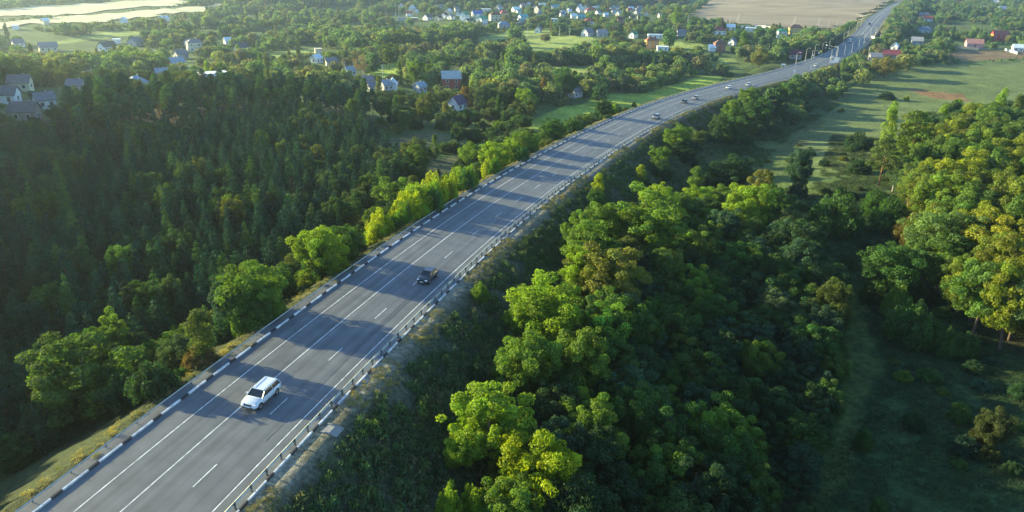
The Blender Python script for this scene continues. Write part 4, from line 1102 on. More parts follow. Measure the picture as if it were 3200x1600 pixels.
HL = [
 # left village
 (337,158,48,'gable',WHT,R_DRK,'white cottage with dark roof in the hazy left village above the dark hedge',.7,1,'dark-roofed white left cottage'),
 (366,136,20,'flat',WHT,R_WHT,'small white flat shed behind the dark-roofed white left cottage',0,1,'white shed behind left cottage'),
 (425,143,34,'gable',GRY,R_GRY,'long grey shed roof right of the dark-roofed white left cottage',.9,1,'long grey left shed'),
 (587,142,15,'gable',WHT,R_GRY,'small white gable behind the cream two-storey house',1.4,1,'white gable behind cream house'),
 (610,160,42,'hip',CRM,R_GRY,'cream two-storey house in the left village',.2,2,'cream two-storey house'),
 (566,183,34,'gable',GRY,R_GRY,'grey-roofed house with white end wall between cream and red houses',.5,1,'grey house above red house'),
 (551,212,42,'gable',(.35,.05,.05),R_LBL,'dark red cottage with white front gable in the left village',.4,1,'dark red left cottage'),
 (509,246,36,'gable',GRY,R_LBL,'grey house with pale hip roof behind the pine crest',.2,1,'grey house behind crest'),
 (755,160,36,'gable',GRY,R_DRK,'dark-roofed house right of the cream two-storey house',.2,1,'dark-roofed house'),
 (712,138,14,'gable',WHT,R_WHT,'tiny white hut on the green left slope',.3,1,'tiny white hut'),
 (672,268,76,'flat',(.62,.58,.55),R_WHT,'long white flat-roofed building at the edge of the pine wood',.25,2,'long white flat building'),
 (428,278,52,'hip',WHT,R_LBL,'white house with pale blue roof behind the pine crest',.5,1,'pale blue-roofed house'),
 (286,256,38,'gable',GRY,R_GRY,'grey house half hidden by round trees at the left',.6,1,'half-hidden grey house'),
 (242,290,40,'gable',GRY,R_GRY,'grey-roofed shed among round orchard trees at the left',-.5,1,'orchard shed'),
 (68,282,50,'gable',CRM,(.2,.16,.16),'pinkish-grey roofed house near the left edge',-.3,1,'pinkish-roofed house'),
 (24,322,56,'gable',WHT,(.15,.14,.15),'grey-roofed white house cut by the left edge',-.4,1,'grey-roofed edge house'),
 (84,376,62,'gable',(.45,.33,.28),(.14,.12,.12),'large grey-roofed house with pinkish end wall at the lower left village',-.4,1,'large grey-roofed house'),
 (142,338,46,'gable',WHT,R_GRY,'small white house with verandah right of the large grey-roofed house',.3,1,'white verandah house'),
 (152,160,70,'gable',CRM,(.24,.22,.22),'long pale grey roof in the haze left of the dark hedge',.1,1,'long pale roof'),
 (58,147,26,'gable',WHT,R_GRY,'hazy white house at the upper left',.3,1,'hazy white house'),
 (50,92,16,'flat',WHT,R_WHT,'tiny white hut in the bright haze below the stubble field',0,1,'tiny hazy hut'),
 (142,76,14,'gable',CRM,R_WHT,'tiny cream hut in the bright haze',0.5,1,'tiny cream hut'),
 (387,72,18,'gable',WHT,R_WHT,'tiny bright gable in the haze right of the cream hut',1.2,1,'tiny bright gable'),
 (503,66,15,'gable',WHT,R_WHT,'left of two tiny white gables in the haze',1.3,1,'left tiny gable'),
 (519,66,15,'gable',WHT,R_WHT,'right of two tiny white gables in the haze',1.3,1,'right tiny gable'),
 # middle hamlet
 (990,196,30,'gable',WHT,R_WHT,'white roofless-looking cottage in the middle hamlet',.9,1,'white hamlet cottage'),
 (1036,207,32,'gable',GRY,R_GRY,'grey shed right of the white hamlet cottage',.2,1,'grey hamlet shed'),
 (995,166,20,'flat',CRM,CRM,'small beige block on the pale glade',.1,1,'beige block'),
 (1093,236,32,'gable',WHT,R_LBL,'white and light blue house left of the thin greyish-pink tree',.6,1,'white and blue house'),
 (1150,268,28,'gable',GRY,R_GRY,'grey-roofed shed under the thin greyish-pink tree',.4,1,'shed under thin tree'),
 (1207,282,34,'gable',GRY,(.25,.29,.32),'dark grey barn between two small sheds',.6,1,'dark grey barn'),
 (1166,288,26,'gable',GRY,R_GRY,'low grey shed left of the dark grey barn',.3,1,'low grey shed'),
 (1227,280,14,'steep',WHT,R_WHT,'white triangular gable right of the dark grey barn',1.5,1,'white triangular gable'),
 (1312,288,34,'gable',GRY,R_LBL,'light blue-roofed shed left of the red house',.8,1,'light blue-roofed shed'),
 (1409,278,58,'gable',(.42,.12,.08),(.42,.46,.44),'two-storey red house with white window frames and pale metal roof',.12,2,'two-storey red house'),
 (1430,342,50,'steep',WHT,(.09,.05,.10),'white-gabled cottage with steep dark purple roof',.95,1,'steep purple-roofed cottage'),
 (1795,303,40,'gable',(.5,.48,.5),R_GRY,'grey cottage half hidden by the big glossy green tree',.9,1,'half-hidden grey cottage'),
 # far village
 (1256,64,28,'flat',GRY,R_GRY,'low grey fence-like shed at the left end of the far village',0,1,'low grey far shed'),
 (1294,65,24,'flat',(.45,.15,.1),R_WHT,'small red and white block at the left end of the far village',0,1,'red and white block'),
 (1337,62,28,'gable',WHT,R_DRK,'white house with dark roof left in the far village',.8,1,'dark-roofed white far house'),
 (1371,64,24,'gable',CRM,R_BRN,'cream far house with sunlit gable',1.0,1,'cream far house'),
 (1390,55,20,'gable',WHT,R_MAR,'white gable with maroon roof behind the cream far house',1.0,1,'maroon-roofed far gable'),
 (1410,60,22,'gable',WHT,R_GRY,'white far house between two sunlit gables',.9,1,'white middle far house'),
 (1433,49,16,'gable',WHT,R_GRY,'tiny white gable in the back row of the far village',1.2,1,'tiny back gable'),
 (1452,64,30,'gable',WHT,R_GRN,'white house with green roof left of the blue-roofed one',1.1,2,'green-roofed white house'),
 (1467,78,42,'gable',WHT,(.03,.09,.09),'white house with dark green roof in the front of the far village',.9,1,'dark green-roofed house'),
 (1490,51,36,'gable',WHT,R_BLU,'white house with vivid blue roof in the far village',.5,1,'vivid blue-roofed house'),
 (1506,78,38,'gable',WHT,(.03,.30,.16),'large white house with bright green roof in the far village',1.0,2,'bright green-roofed house'),
 (1517,36,40,'flat',WHT,R_WHT,'long white block behind the blue-roofed house',0,1,'long white far block'),
 (1548,64,40,'hip',CRM,(.10,.06,.04),'cream house with dark brown hip roof in the far village',.3,2,'cream hip-roofed house'),
 (1575,50,28,'hip',CRM,R_RED,'cream house with red roof at the back of the far village',.3,1,'red-roofed far house'),
 (1573,86,40,'hip',GRY,(.20,.26,.34),'blue-grey roofed house right in the far village',.3,1,'blue-grey roofed house'),
 (1612,38,26,'gable',WHT,R_WHT,'bright white far house above the cyan-roofed one',.6,1,'bright white far house'),
 (1634,62,34,'gable',WHT,R_TEA,'white house with cyan roof right of the far village',.7,1,'cyan-roofed house'),
 (1684,42,28,'gable',GRY,R_BRN,'brown-roofed house behind the cyan-roofed one',.8,2,'brown-roofed house'),
 (1737,68,34,'flat',WHT,R_WHT,'low white shed by the far village street',0,1,'low white street shed'),
 (1793,58,20,'gable',WHT,R_WHT,'white hut left of the teal-roofed house',.2,1,'white street hut'),
 (1815,62,26,'gable',GRY,R_TEA,'teal-roofed house on the far village street',.2,1,'teal-roofed house'),
 (1814,38,24,'gable',WHT,(.5,.6,.5),'pale green roofed far house',.6,1,'pale green-roofed house'),
 (1843,41,30,'hip',WHT,R_RED,'white far house with red hip roof in the back row',.3,1,'red hip far house'),
 (1925,30,18,'gable',WHT,R_GRY,'white far house in the highest row',.3,1,'highest white house'),
 (1839,77,32,'hip',WHT,R_RED,'white house with orange-red hip roof in front of the far village',.2,1,'orange-red hip house'),
 (1940,70,22,'gable',(.3,.1,.1),R_MAR,'maroon shed right of the orange-red hip house',.2,1,'maroon shed'),
 (1975,62,18,'gable',GRY,R_GRY,'small grey roof between far gardens',.3,1,'small grey garden roof'),
 (2000,60,16,'gable',GRY,R_GRY,'second small grey roof between far gardens',.5,1,'second garden roof'),
 (2065,54,18,'gable',GRY,R_GRY,'grey hut near the ploughed field corner',.5,1,'grey field hut'),
 (1682,102,24,'steep',WHT,R_GRY,'white A-shaped gable left of the middle cottages',1.3,1,'white A-shaped gable'),
 (1620,104,14,'steep',WHT,R_GRY,'small white gable beside the dark solitary tree',1.2,1,'small gable by tree'),
 (1836,112,44,'steep',WHT,R_GRY,'white-gabled cottage with grey roof in the middle of the plain',1.05,1,'white-gabled middle cottage'),
 (1880,114,34,'gable',GRY,(.30,.29,.28),'grey-brown roofed house right of the white-gabled cottage',.3,1,'grey-brown roofed house'),
 (1979,118,26,'gable',WHT,R_GRN,'white house with green roof side left of the orange brick house',1.0,1,'green-sided white house'),
 (2047,119,54,'flat',WHT,R_WHT,'long white building behind the orange brick house',.1,1,'long white back building'),
 (2035,150,38,'hip',(.62,.30,.10),(.24,.09,.05),'two-storey orange brick house with red-brown hip roof',.3,2,'orange brick house'),
 (2070,158,34,'flat',WHT,R_WHT,'low white outbuilding right of the orange brick house',.1,1,'low white outbuilding'),
 (2128,112,28,'gable',GRY,R_GRY,'grey-roofed house beyond the dark oval tree',.3,1,'grey house past oval tree'),
 (2246,160,32,'hip',BRK,(.16,.09,.07),'tall red-brown brick house with hip roof near the bend',.3,2,'red-brown brick house'),
 (2224,160,18,'gable',WHT,R_WHT,'small white annex left of the red-brown brick house',.2,1,'small white annex'),
 (2288,141,24,'steep',WHT,R_GRY,'white gabled house right of the red-brown brick house',1.2,1,'white gabled bend house'),
 (2246,106,50,'hip',WHT,(.14,.05,.05),'white house with dark red roof below the ploughed field',.2,1,'dark red-roofed field house'),
 (2282,94,26,'gable',WHT,R_WHT,'bright white shed right of the dark red-roofed field house',.2,1,'bright white field shed'),
 (2345,98,34,'flat',WHT,R_WHT,'white garage row below the ploughed field',0,1,'white garage row'),
 (2442,120,30,'hip',WHT,(.02,.20,.12),'white house with dark green hip roof below the field',.2,2,'green hip-roofed house'),
 (2484,108,42,'hip',YEL,(.10,.06,.05),'yellow house with dark brown hip roof below the field',.2,2,'yellow hip-roofed house'),
 (2484,182,34,'gable',(.45,.38,.36),R_MAR,'maroon-roofed house left of the lamp posts at the bend',.1,1,'maroon-roofed bend house'),
 # right village
 (2783,182,46,'gable',(.34,.26,.22),(.16,.035,.05),'brick house with bright maroon roof right of the junction',.05,1,'maroon-roofed junction house'),
 (2795,156,22,'steep',WHT,R_WHT,'white gable behind the maroon-roofed junction house',1.4,1,'white gable behind junction'),
 (2733,190,30,'gable',(.35,.32,.30),(.33,.30,.28),'pale grey shed left of the maroon-roofed junction house',.3,1,'pale grey shed'),
 (2888,102,42,'hip',(.62,.66,.72),(.10,.16,.24),'white house with blue-grey hip roof right of the main road',.25,1,'blue-grey hip house'),
 (2884,55,26,'gable',PNK,R_GRY,'pinkish-grey roofed house behind the blue-grey hip house',.3,1,'pinkish back house'),
 (2898,66,26,'gable',WHT,R_RED,'small house with red roof behind the blue-grey hip house',.3,1,'small red-roofed house'),
 (2928,22,30,'gable',GRY,R_MAR,'dark maroon roofed house among the upper right trees',.2,1,'dark maroon house'),
 (2863,138,28,'gable',GRY,(.38,.37,.35),'grey shed with pale roof before the blue-grey hip house',.2,1,'grey pale-roofed shed'),
 (3042,146,42,'gable',(.62,.30,.33),(.40,.20,.17),'pink house with white corner window behind a grey fence',.25,1,'pink house'),
 (3120,128,56,'gable',(.50,.06,.04),(.10,.03,.04),'bright yellow and red house with dark roof at the right',.35,2,'yellow and red house'),
 (3112,8,16,'flat',WHT,R_WHT,'tiny white building at the upper right edge',0,1,'tiny upper right building'),
 (3075,30,22,'gable',GRY,R_LBL,'hazy blue-grey roof among the upper right gardens',.3,1,'hazy blue-grey roof'),
 (3130,34,20,'gable',GRY,R_LBL,'second hazy roof among the upper right gardens',.4,1,'second hazy roof'),
 (3178,160,24,'gable',WHT,R_WHT,'small white shed at the end of the white wall on the right',.3,1,'white wall-end shed'),
]
for a in HL: house(*a)
# sunlit yellow gable of the yellow and red house, as its own part
for h in list(COL.objects):
    if h.get('label', '').startswith('bright yellow and red'):
        w_ = next(c for c in h.children if c.name.startswith('wall'))
        bb = [Vector(v) for v in w_.bound_box]; x0 = min(v.x for v in bb); y0 = min(v.y for v in bb); y1 = max(v.y for v in bb)
        o = MB().box((x0 - 0.08, 0, 2.6), (0.12, (y1 - y0) * 0.8, 5.4)).build('gable_panel', M['wall'], h); o.color = (0.75, 0.50, 0.05, 1); o['label'] = 'yellow end wall panel'
# greenhouse-like garden huts in the far distance
rr_ = np.random.default_rng(31)
hutz = zone([(1250, 20), (1500, 22), (1900, 12), (2050, 8), (2050, 50), (1900, 55), (1650, 80), (1480, 60), (1260, 50)])
n_ = 0
for q in poisson(hutz, 30, 12):
    pxy = project([[q[0], q[1], float(ht(q[0], q[1])[0])]])[0]
    if min(math.hypot(q[0] - h[0], q[1] - h[1]) for h in HOUSES) < 20 or n_ >= 42 or not (0 < pxy[1] < 90): continue
    wall = [WHT, CRM, GRY, WHT][rr_.integers(4)]; roof = [R_WHT, R_GRY, R_RED, R_LBL, R_GRY, R_TEA][rr_.integers(6)]; n_ += 1
    rn = {R_WHT: 'white', R_GRY: 'grey', R_RED: 'red', R_LBL: 'pale blue', R_TEA: 'teal'}[roof]; wn = {WHT: 'white', CRM: 'cream', GRY: 'grey'}[wall]
    b = min(HOUSES[:90], key=lambda h: (h[0] - q[0]) ** 2 + (h[1] - q[1]) ** 2)
    pb = project([[b[0], b[1], -12]])[0]
    rel = ('left of' if pxy[0] < pb[0] else 'right of') if abs(pxy[0] - pb[0]) > 2 * abs(pxy[1] - pb[1]) else ('in front of' if pxy[1] > pb[1] else 'behind')
    lb = f'tiny {wn} house with {rn} roof {rel} the {b[2]}'
    house(pxy[0], pxy[1], rr_.uniform(12, 22), 'gable', wall, roof, lb, rr_.uniform(0, 1.5), 1, short=f'small {rn}-roofed far house')

def pick(r, cols, ps=None): return cols[r.choice(len(cols), p=ps)]
def jit(c, r, a=0.15):
    k = 1 + r.normal(0, a); return (max(0.01, c[0] * k * (1 + r.normal(0, a * 0.3))), max(0.01, c[1] * k), max(0.005, c[2] * k))
r = np.random.default_rng(11)
N_D, N_M, N_L = (0.013, 0.060, 0.036), (0.021, 0.084, 0.038), (0.065, 0.145, 0.030)
# pines on the hill left of the wood, seen only from a step aside but shading the young pines
P = poisson(np.array([(-320, 40), (-320, 330), (-215, 300), (-160, 225), (-140, 170), (-128, 110), (-120, 60)]), 4.6, 2)
for x, y in P: plant('pine', x, y, r.uniform(4.5, 6), r.uniform(12, 16), N_M)
# pine wood
P = poisson(W['pine'], 3.3, 1); P = P[visible(P, 8)]; P = P[clear_of(P) & off_road(P, 7.5, 7)]
pp = project(np.c_[P, ht(P[:, 0], P[:, 1])])
tall = pp[:, 1] < 430 + 40 * np.sin(pp[:, 0] / 170.0) - 0.06 * (pp[:, 0] - 600).clip(0)
keep = ~tall | (r.random(len(P)) < 0.36)
P, tall = P[keep], tall[keep]
cap = cap_heights(P, np.full(len(P), 30.0), {'polys': [], 'houses': np.array([(h[0], h[1]) for h in HOUSES])})
for (x, y), t, cp_ in zip(P, tall, cap):
    if cp_ < 9 and t:
        if cp_ > 2: plant('broad', x, y, min(4.5, cp_), cp_, jit(pick(r, [G_M, G_L, G_OL]), r))
        continue
    if t:
        if r.random() < 0.14: plant('broad', x, y, r.uniform(3.5, 6), r.uniform(7, 11), jit(pick(r, [N_L, G_M, G_L]), r))
        else: plant('pine', x, y, r.uniform(3.8, 5.4), r.uniform(9.5, 14), jit(pick(r, [N_D, N_M, N_L], [.4, .35, .25]), r))
    else:
        if r.random() < 0.10: continue
        if r.random() < 0.09: plant('broad', x, y, r.uniform(4, 6.5), r.uniform(6, 9), jit(pick(r, [G_D, G_M, N_D]), r))
        else: plant('young', x, y, r.uniform(3.4, 6.2), r.uniform(4.6, 10.0) , jit(pick(r, [N_D, N_M, N_L], [.4, .38, .22]), r, 0.22))
# strip of trees between the pine wood and the kerb
S_ = np.concatenate([np.arange(-30, 250, 4.2)] * 4); O_ = LK - np.repeat([5.6, 9.0, 13.5, 18.0], len(S_) // 4) + r.normal(0, 1.3, len(S_)); S_ = S_ + r.normal(0, 1.5, len(S_))
P = road_pt(S_, O_)[:, :2]; k = clear_of(P, k=0.4)
for (x, y), o, s in zip(P[k], O_[k], S_[k]):
    if r.random() < (0.5 if s < 45 else 0.3): continue
    small = o > LK - 7.5
    col = jit(pick(r, [G_D, G_M, G_L, G_Y, G_B], [.3, .35, .17, .08, .10]), r)
    if small: plant('shrub', x, y, r.uniform(2.0, 3.4), r.uniform(1.3, 2.6), col)
    else: plant(pick(r, ['broad', 'broad', 'shrub']), x, y, r.uniform(4, 6), r.uniform(4, 6.5), col)
# right wood
P = poisson(W['wood'], 4.6, 3); P = P[visible(P, 9)]; P = P[clear_of(P, k=0.42) & off_road(P, 5, 17)]
for x, y in P:
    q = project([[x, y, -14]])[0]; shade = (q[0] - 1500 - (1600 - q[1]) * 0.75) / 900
    ps = [.16, .30, .38, .06, .10] if shade < 0.35 else [.40, .36, .08, .01, .15]  # sunlit edge and shaded side of the wood put into the leaf colours
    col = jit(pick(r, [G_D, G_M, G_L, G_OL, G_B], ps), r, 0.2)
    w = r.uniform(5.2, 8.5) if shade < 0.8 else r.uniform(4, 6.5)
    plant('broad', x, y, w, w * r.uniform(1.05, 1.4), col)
# hill wood
P = poisson(W['hill'], 4.6, 4); P = P[visible(P, 12)]; P = P[clear_of(P, k=0.42)]
for x, y in P:
    if r.random() < 0.2 and project([[x, y, 0]])[0][1] < 620: plant('pine', x, y, r.uniform(6.0, 8.0), r.uniform(11, 15), jit(pick(r, [(0.09, 0.15, 0.02), (0.07, 0.13, 0.025)]), r))
    else:
        w = r.uniform(7, 11); plant('broad', x, y, w, w * r.uniform(1.15, 1.55), jit(pick(r, [(0.12, 0.18, 0.02), (0.085, 0.15, 0.024), (0.17, 0.215, 0.016), (0.13, 0.17, 0.02)]), r))
# roadside thicket on the right bank and further clumps
P = poisson(W['slopewood'], 8.0, 5); P = P[clear_of(P, k=0.4)]
for x, y in P: w = r.uniform(5, 7.5); plant('broad', x, y, w, w * r.uniform(0.9, 1.3), jit(pick(r, [G_D, G_M, G_L], [.45, .4, .15]), r))
# valley shrubs
val = zone([(2450, 700), (2560, 560), (2700, 420), (2780, 520), (2840, 700), (2920, 900), (3100, 1080), (3250, 1250), (3250, 1560), (3000, 1500), (2850, 1350), (2760, 1150), (2680, 900)])
P = poisson(val, 5.5, 6, dens=lambda x, y: 0.20 + 0.55 * (vnoise(x, y, 16, 21) > 0.55)); P = P[visible(P, 4)]; P = P[clear_of(P, k=0.5) & off_road(P, 5, 20)]
for x, y in P: w = r.uniform(1.4, 4.4); plant('shrub', x, y, w, w * r.uniform(0.4, 0.7), jit(pick(r, [G_D, G_M, G_B, G_L], [.35, .35, .2, .1]), r))
gul = zone([(1150, 1400), (1330, 1200), (1480, 1020), (1650, 830), (1800, 650), (1960, 600), (2080, 560), (2000, 660), (1850, 740), (1700, 930), (1580, 1120), (1440, 1350), (1330, 1600), (1000, 1600)])
P = poisson(gul, 3.4, 7, dens=lambda x, y: 0.06 + 0.35 * (vnoise(x, y, 9, 22) > 0.62)); P = P[clear_of(P, k=0.5) & off_road(P, 5, 9)]
for x, y in P: w = r.uniform(1.3, 3.0); plant('shrub', x, y, w, w * r.uniform(0.55, 0.9), jit(pick(r, [G_D, G_OL, G_B, G_M, G_L], [.35, .2, .2, .15, .1]), r))
vfar = zone([(2000, 560), (2150, 480), (2350, 470), (2500, 400), (2600, 330), (2620, 300), (2700, 400), (2600, 520), (2450, 560), (2200, 620)])
P = poisson(vfar, 7, 8, dens=lambda x, y: 0.04 + 0.4 * (vnoise(x, y, 18, 23) > 0.72)); P = P[clear_of(P, k=0.5) & off_road(P, 5, 14)]
for x, y in P: w = r.uniform(2, 4); plant('shrub', x, y, w, w * r.uniform(0.4, 0.8), jit(pick(r, [G_D, G_M, G_OL]), r))

# --- the plain beyond: villages, hedges, far woods
far = zone([(-60, -20), (-60, 420), (200, 370), (450, 343), (700, 320), (950, 318), (1135, 340), (1200, 400), (1250, 500), (1310, 600), (1480, 560), (1600, 500), (1800, 400), (1950, 330), (2150, 262), (2400, 215), (2520, 170), (2640, 105), (2700, 55), (2760, 10), (2800, -40), (1500, -70), (0, -60)])
farR = zone([(2560, 260), (2620, 215), (2720, 160), (2760, 100), (2800, 30), (2850, -40), (3400, -60), (3400, 420), (3100, 380), (2900, 400), (2700, 420)])
clr = [W[k] for k in ('glade1', 'glade2', 'glade3', 'glade4', 'glade5', 'glade6', 'glade7', 'glade8', 'glade9', 'glade11', 'plough', 'stubble1', 'stubble2')]
clrR = [W['meadow_r'], W['brown_r'], W['plough']]
# ---------------------------------------------------------------- far trees
def house_clear(P, d=9.0, front=24.0):
    H_ = np.array([(h[0], h[1]) for h in HOUSES]); dx = P[:, None, 0] - H_[None, :, 0]; dy = P[:, None, 1] - H_[None, :, 1]
    n = np.hypot(H_[:, 0], H_[:, 1]); ux, uy = -H_[:, 0] / n, -H_[:, 1] / n
    al = dx * ux + dy * uy; la = np.abs(dx * uy - dy * ux)
    return ((dx ** 2 + dy ** 2 > d * d) & ~((al > 0) & (al < front) & (la < 5.5))).all(1)
r = np.random.default_rng(19)
def far_fill(poly, sp, seed, thr, hs, cols, clear, name_small='broad', front=8):
    P = poisson(poly, sp, seed)
    D = np.hypot(P[:, 0], P[:, 1])
    nz = 0.55 * vnoise(P[:, 0], P[:, 1], 42, seed + 40) + 0.45 * vnoise(P[:, 0], P[:, 1], 17, seed + 41)
    P = P[(nz > thr)]; P = P[visible(P, 8)]
    for c in clear: P = P[~in_poly(P, c)]
    P = P[clear_of(P, k=0.5)]; P = P[off_road(P, 4, 6)]; P = P[house_clear(P, 8, front)]
    cap = cap_heights(P, np.full(len(P), 20.0), {'polys': clear, 'houses': np.array([(h[0], h[1]) for h in HOUSES])})
    for (x, y), cp_ in zip(P, cap):
        c = jit(pick(r, cols), r, 0.16); u = r.random(); w = r.uniform(*hs)
        if w * 1.1 > cp_:
            if cp_ < 1.3: continue
            w = cp_ / 1.35
        if u < 0.62: plant('broad', x, y, w, w * r.uniform(0.85, 1.35), c)
        elif u < 0.72: plant('poplar', x, y, w * 0.55, w * r.uniform(1.3, 1.8), c)
        else: plant('shrub', x, y, w * 0.8, w * r.uniform(0.45, 0.7), c)
FC = [G_M, G_L, G_OL, G_D, (0.10, 0.13, 0.03), (0.07, 0.11, 0.04), (0.13, 0.13, 0.03), G_Y]
far_fill(far, 6.6, 51, 0.49, (3.6, 8.0), FC, clr)
far_fill(farR, 6.0, 52, 0.47, (3.2, 7.2), [G_D, G_M, G_L, G_OL, G_D], clrR)
# dense belts
def belt(pix, sp, seed, hs, cols, kind='broad', k=1.0):
    P = poisson(zone(pix), sp, seed); P = P[clear_of(P, k=0.4) & off_road(P, 3, 4) & house_clear(P, 6, 8)]
    cap = cap_heights(P, np.full(len(P), 20.0), {'polys': clr, 'houses': np.array([(h[0], h[1]) for h in HOUSES])})
    for (x, y), cp_ in zip(P, cap):
        if r.random() > k: continue
        w = min(r.uniform(*hs), cp_ / 1.4)
        if w < 1.5: continue
        plant(kind, x, y, w, w * r.uniform(1.0, 1.4), jit(pick(r, cols), r))
belt([(-100, 228), (0, 222), (420, 215), (560, 222), (520, 240), (0, 246), (-100, 252)], 5, 61, (5, 8), [G_D, G_D, (0.04, 0.07, 0.03)])
belt([(1500, 170), (1800, 190), (2100, 175), (2240, 195), (2100, 208), (1800, 210), (1500, 190)], 6, 62, (6, 10), [G_D, G_M, G_D, G_OL])
belt([(1050, 150), (1350, 130), (1500, 105), (1500, 135), (1300, 160), (1100, 175)], 7, 63, (7, 11), [G_OL, G_L, (0.09, 0.12, 0.04)])
belt([(2620, 100), (2700, 55), (2795, 5), (2800, -20), (2770, -20), (2690, 40), (2590, 92)], 6, 64, (5, 8), [G_D, G_M, G_OL, G_Y], k=0.8)
belt([(2765, 110), (2790, 60), (2830, 10), (2900, 20), (2850, 70), (2820, 110), (2800, 140), (2770, 140)], 6, 65, (6, 9), [G_M, G_L, G_D])
belt([(700, 20), (1200, -10), (1900, -10), (2150, -10), (2100, 20), (1600, 20), (1300, 10), (900, 30)], 11, 66, (7, 12), [G_D, G_M, G_OL], k=0.9)
belt([(2420, 145), (2560, 130), (2640, 118), (2600, 148), (2500, 185), (2420, 200)], 6, 67, (6, 9), [G_D, G_M, G_M, G_OL])
belt([(1500, 300), (1620, 270), (1900, 262), (2020, 268), (1960, 280), (1830, 300), (1680, 322), (1560, 345), (1500, 345)], 6, 68, (5, 9), [G_D, G_M, G_OL, G_L], k=0.75)

# ---------------------------------------------------------------- realise plants
for p in PLANTS: p['z'] = float(ht(p['x'], p['y'])[0])
XY = np.array([[p['x'], p['y'], p['z']] for p in PLANTS]); Hh = np.array([p['h'] for p in PLANTS]); Wd = np.array([p['w'] for p in PLANTS])
Pc = project(XY + np.c_[0 * Hh, 0 * Hh, Hh * 0.5])
inframe = (Pc[:, 0] > -60) & (Pc[:, 0] < 3260) & (Pc[:, 1] > -30) & (Pc[:, 1] < 1660)
size = Hh * Wd * (FPX / Pc[:, 2]) ** 2
for i, p in enumerate(PLANTS): p['size'] = size[i] * (4 if p['must'] else 1); p['in'] = bool(inframe[i]); p['dist'] = float(Pc[i, 2])
single, mass = [], []
for kind in KIND:
    L = sorted([p for p in PLANTS if p['kind'] == kind], key=lambda p: -p['size'] * (1 if p['in'] else 0.001))
    single += [p for p in L[:295] if p['in']]; mass += [p for p in L[:295] if not p['in']] + L[295:]
used = {}
_lab = {}
for p in single:
    p['text'] = p['label'] or f"{tone_word(p['c'])} {NOUN[p['kind']]} {where(p['x'], p['y'])}"
    _lab.setdefault(p['text'], []).append(p)
for t_, L in _lab.items():
    if len(L) > 1:
        L.sort(key=lambda p: -p['h'])
        for i, p in enumerate(L[:10]): p['text'] = (('taller', 'shorter')[i] if len(L) == 2 else ('tallest' if i == 0 else 'shortest' if i == len(L) - 1 else ORD[i] + '-tallest')) + ' ' + t_
for p in single:
    V_ = VAR[p['kind']]; k = rng.integers(len(V_)); crown, trunk, w0, h0 = V_[k]
    nm, cat = KIND[p['kind']]
    root = empty(nm, (p['x'], p['y'], p['z'] - 0.1), rng.random() * 6.283)
    root.scale = (p['w'] / w0, p['w'] / w0 * rng.uniform(0.9, 1.1), p['h'] / h0)
    c = link('crown', crown, root); c.color = (*p['c'], 1)
    t = link('trunk', trunk, root)
    tag(root, p['text'], cat, GRP[p['kind']])

def gn_mass(name, pts, rot, scl, idx, sources, label=None):
    src = bpy.data.collections.new(name + '_sources')
    for i, me in enumerate(sources):
        o = bpy.data.objects.new(f'{name}_source_{i:02d}', me); src.objects.link(o)
    me = bpy.data.meshes.new(name); pts = np.asarray(pts, np.float32)
    me.vertices.add(len(pts)); me.vertices.foreach_set("co", pts.ravel())
    a = me.attributes.new('rot', 'FLOAT_VECTOR', 'POINT'); a.data.foreach_set("vector", np.asarray(rot, np.float32).ravel())
    a = me.attributes.new('scl', 'FLOAT_VECTOR', 'POINT'); a.data.foreach_set("vector", np.asarray(scl, np.float32).ravel())
    a = me.attributes.new('pick', 'INT', 'POINT'); a.data.foreach_set("value", np.asarray(idx, np.int32))
    o = link(name, me); tag(o, label, kind='stuff')
    ng = bpy.data.node_groups.new(name, 'GeometryNodeTree')
    ng.interface.new_socket('Geometry', in_out='INPUT', socket_type='NodeSocketGeometry')
    ng.interface.new_socket('Geometry', in_out='OUTPUT', socket_type='NodeSocketGeometry')
    n, l = ng.nodes, ng.links
    gi, go = n.new('NodeGroupInput'), n.new('NodeGroupOutput')
    ip = n.new('GeometryNodeInstanceOnPoints'); ci = n.new('GeometryNodeCollectionInfo')
    ci.inputs['Collection'].default_value = src; ci.inputs['Separate Children'].default_value = True; ci.inputs['Reset Children'].default_value = True
    def na(nm, t):
        q = n.new('GeometryNodeInputNamedAttribute'); q.data_type = t; q.inputs['Name'].default_value = nm; return q.outputs['Attribute']
    l.new(gi.outputs[0], ip.inputs['Points']); l.new(ci.outputs[0], ip.inputs['Instance']); ip.inputs['Pick Instance'].default_value = True
    l.new(na('pick', 'INT'), ip.inputs['Instance Index']); l.new(na('scl', 'FLOAT_VECTOR'), ip.inputs['Scale'])
    e2r = n.new('FunctionNodeEulerToRotation'); l.new(na('rot', 'FLOAT_VECTOR'), e2r.inputs[0]); l.new(e2r.outputs[0], ip.inputs['Rotation'])
    l.new(ip.outputs[0], go.inputs[0])
    md = o.modifiers.new('scatter', 'NODES'); md.node_group = ng
    return o
def relit(me, mat, name):
    c = me.copy(); c.name = name; c.materials.clear(); c.materials.append(mat); return c
def build_mass(name, plants, kinds_src, label):
    if not plants: return
    keys = sorted({p['kind'] for p in plants}); src = []; base = {}; dims = {}
    for k in keys:
        base[k] = len(src); dims[k] = kinds_src[k]
        src += [x[0] for x in kinds_src[k]]
    idx = []; scl = []
    for p in plants:
        L = dims[p['kind']]; j = rng.integers(len(L)); idx.append(base[p['kind']] + j); s = p['w'] / L[j][1]; scl.append((s, s, p['h'] / L[j][2]))
    rot = np.zeros((len(plants), 3)); rot[:, 2] = rng.random(len(plants)) * 6.283
    gn_mass(name, [(p['x'], p['y'], p['z'] - 0.1) for p in plants], rot, scl, idx, src, label)
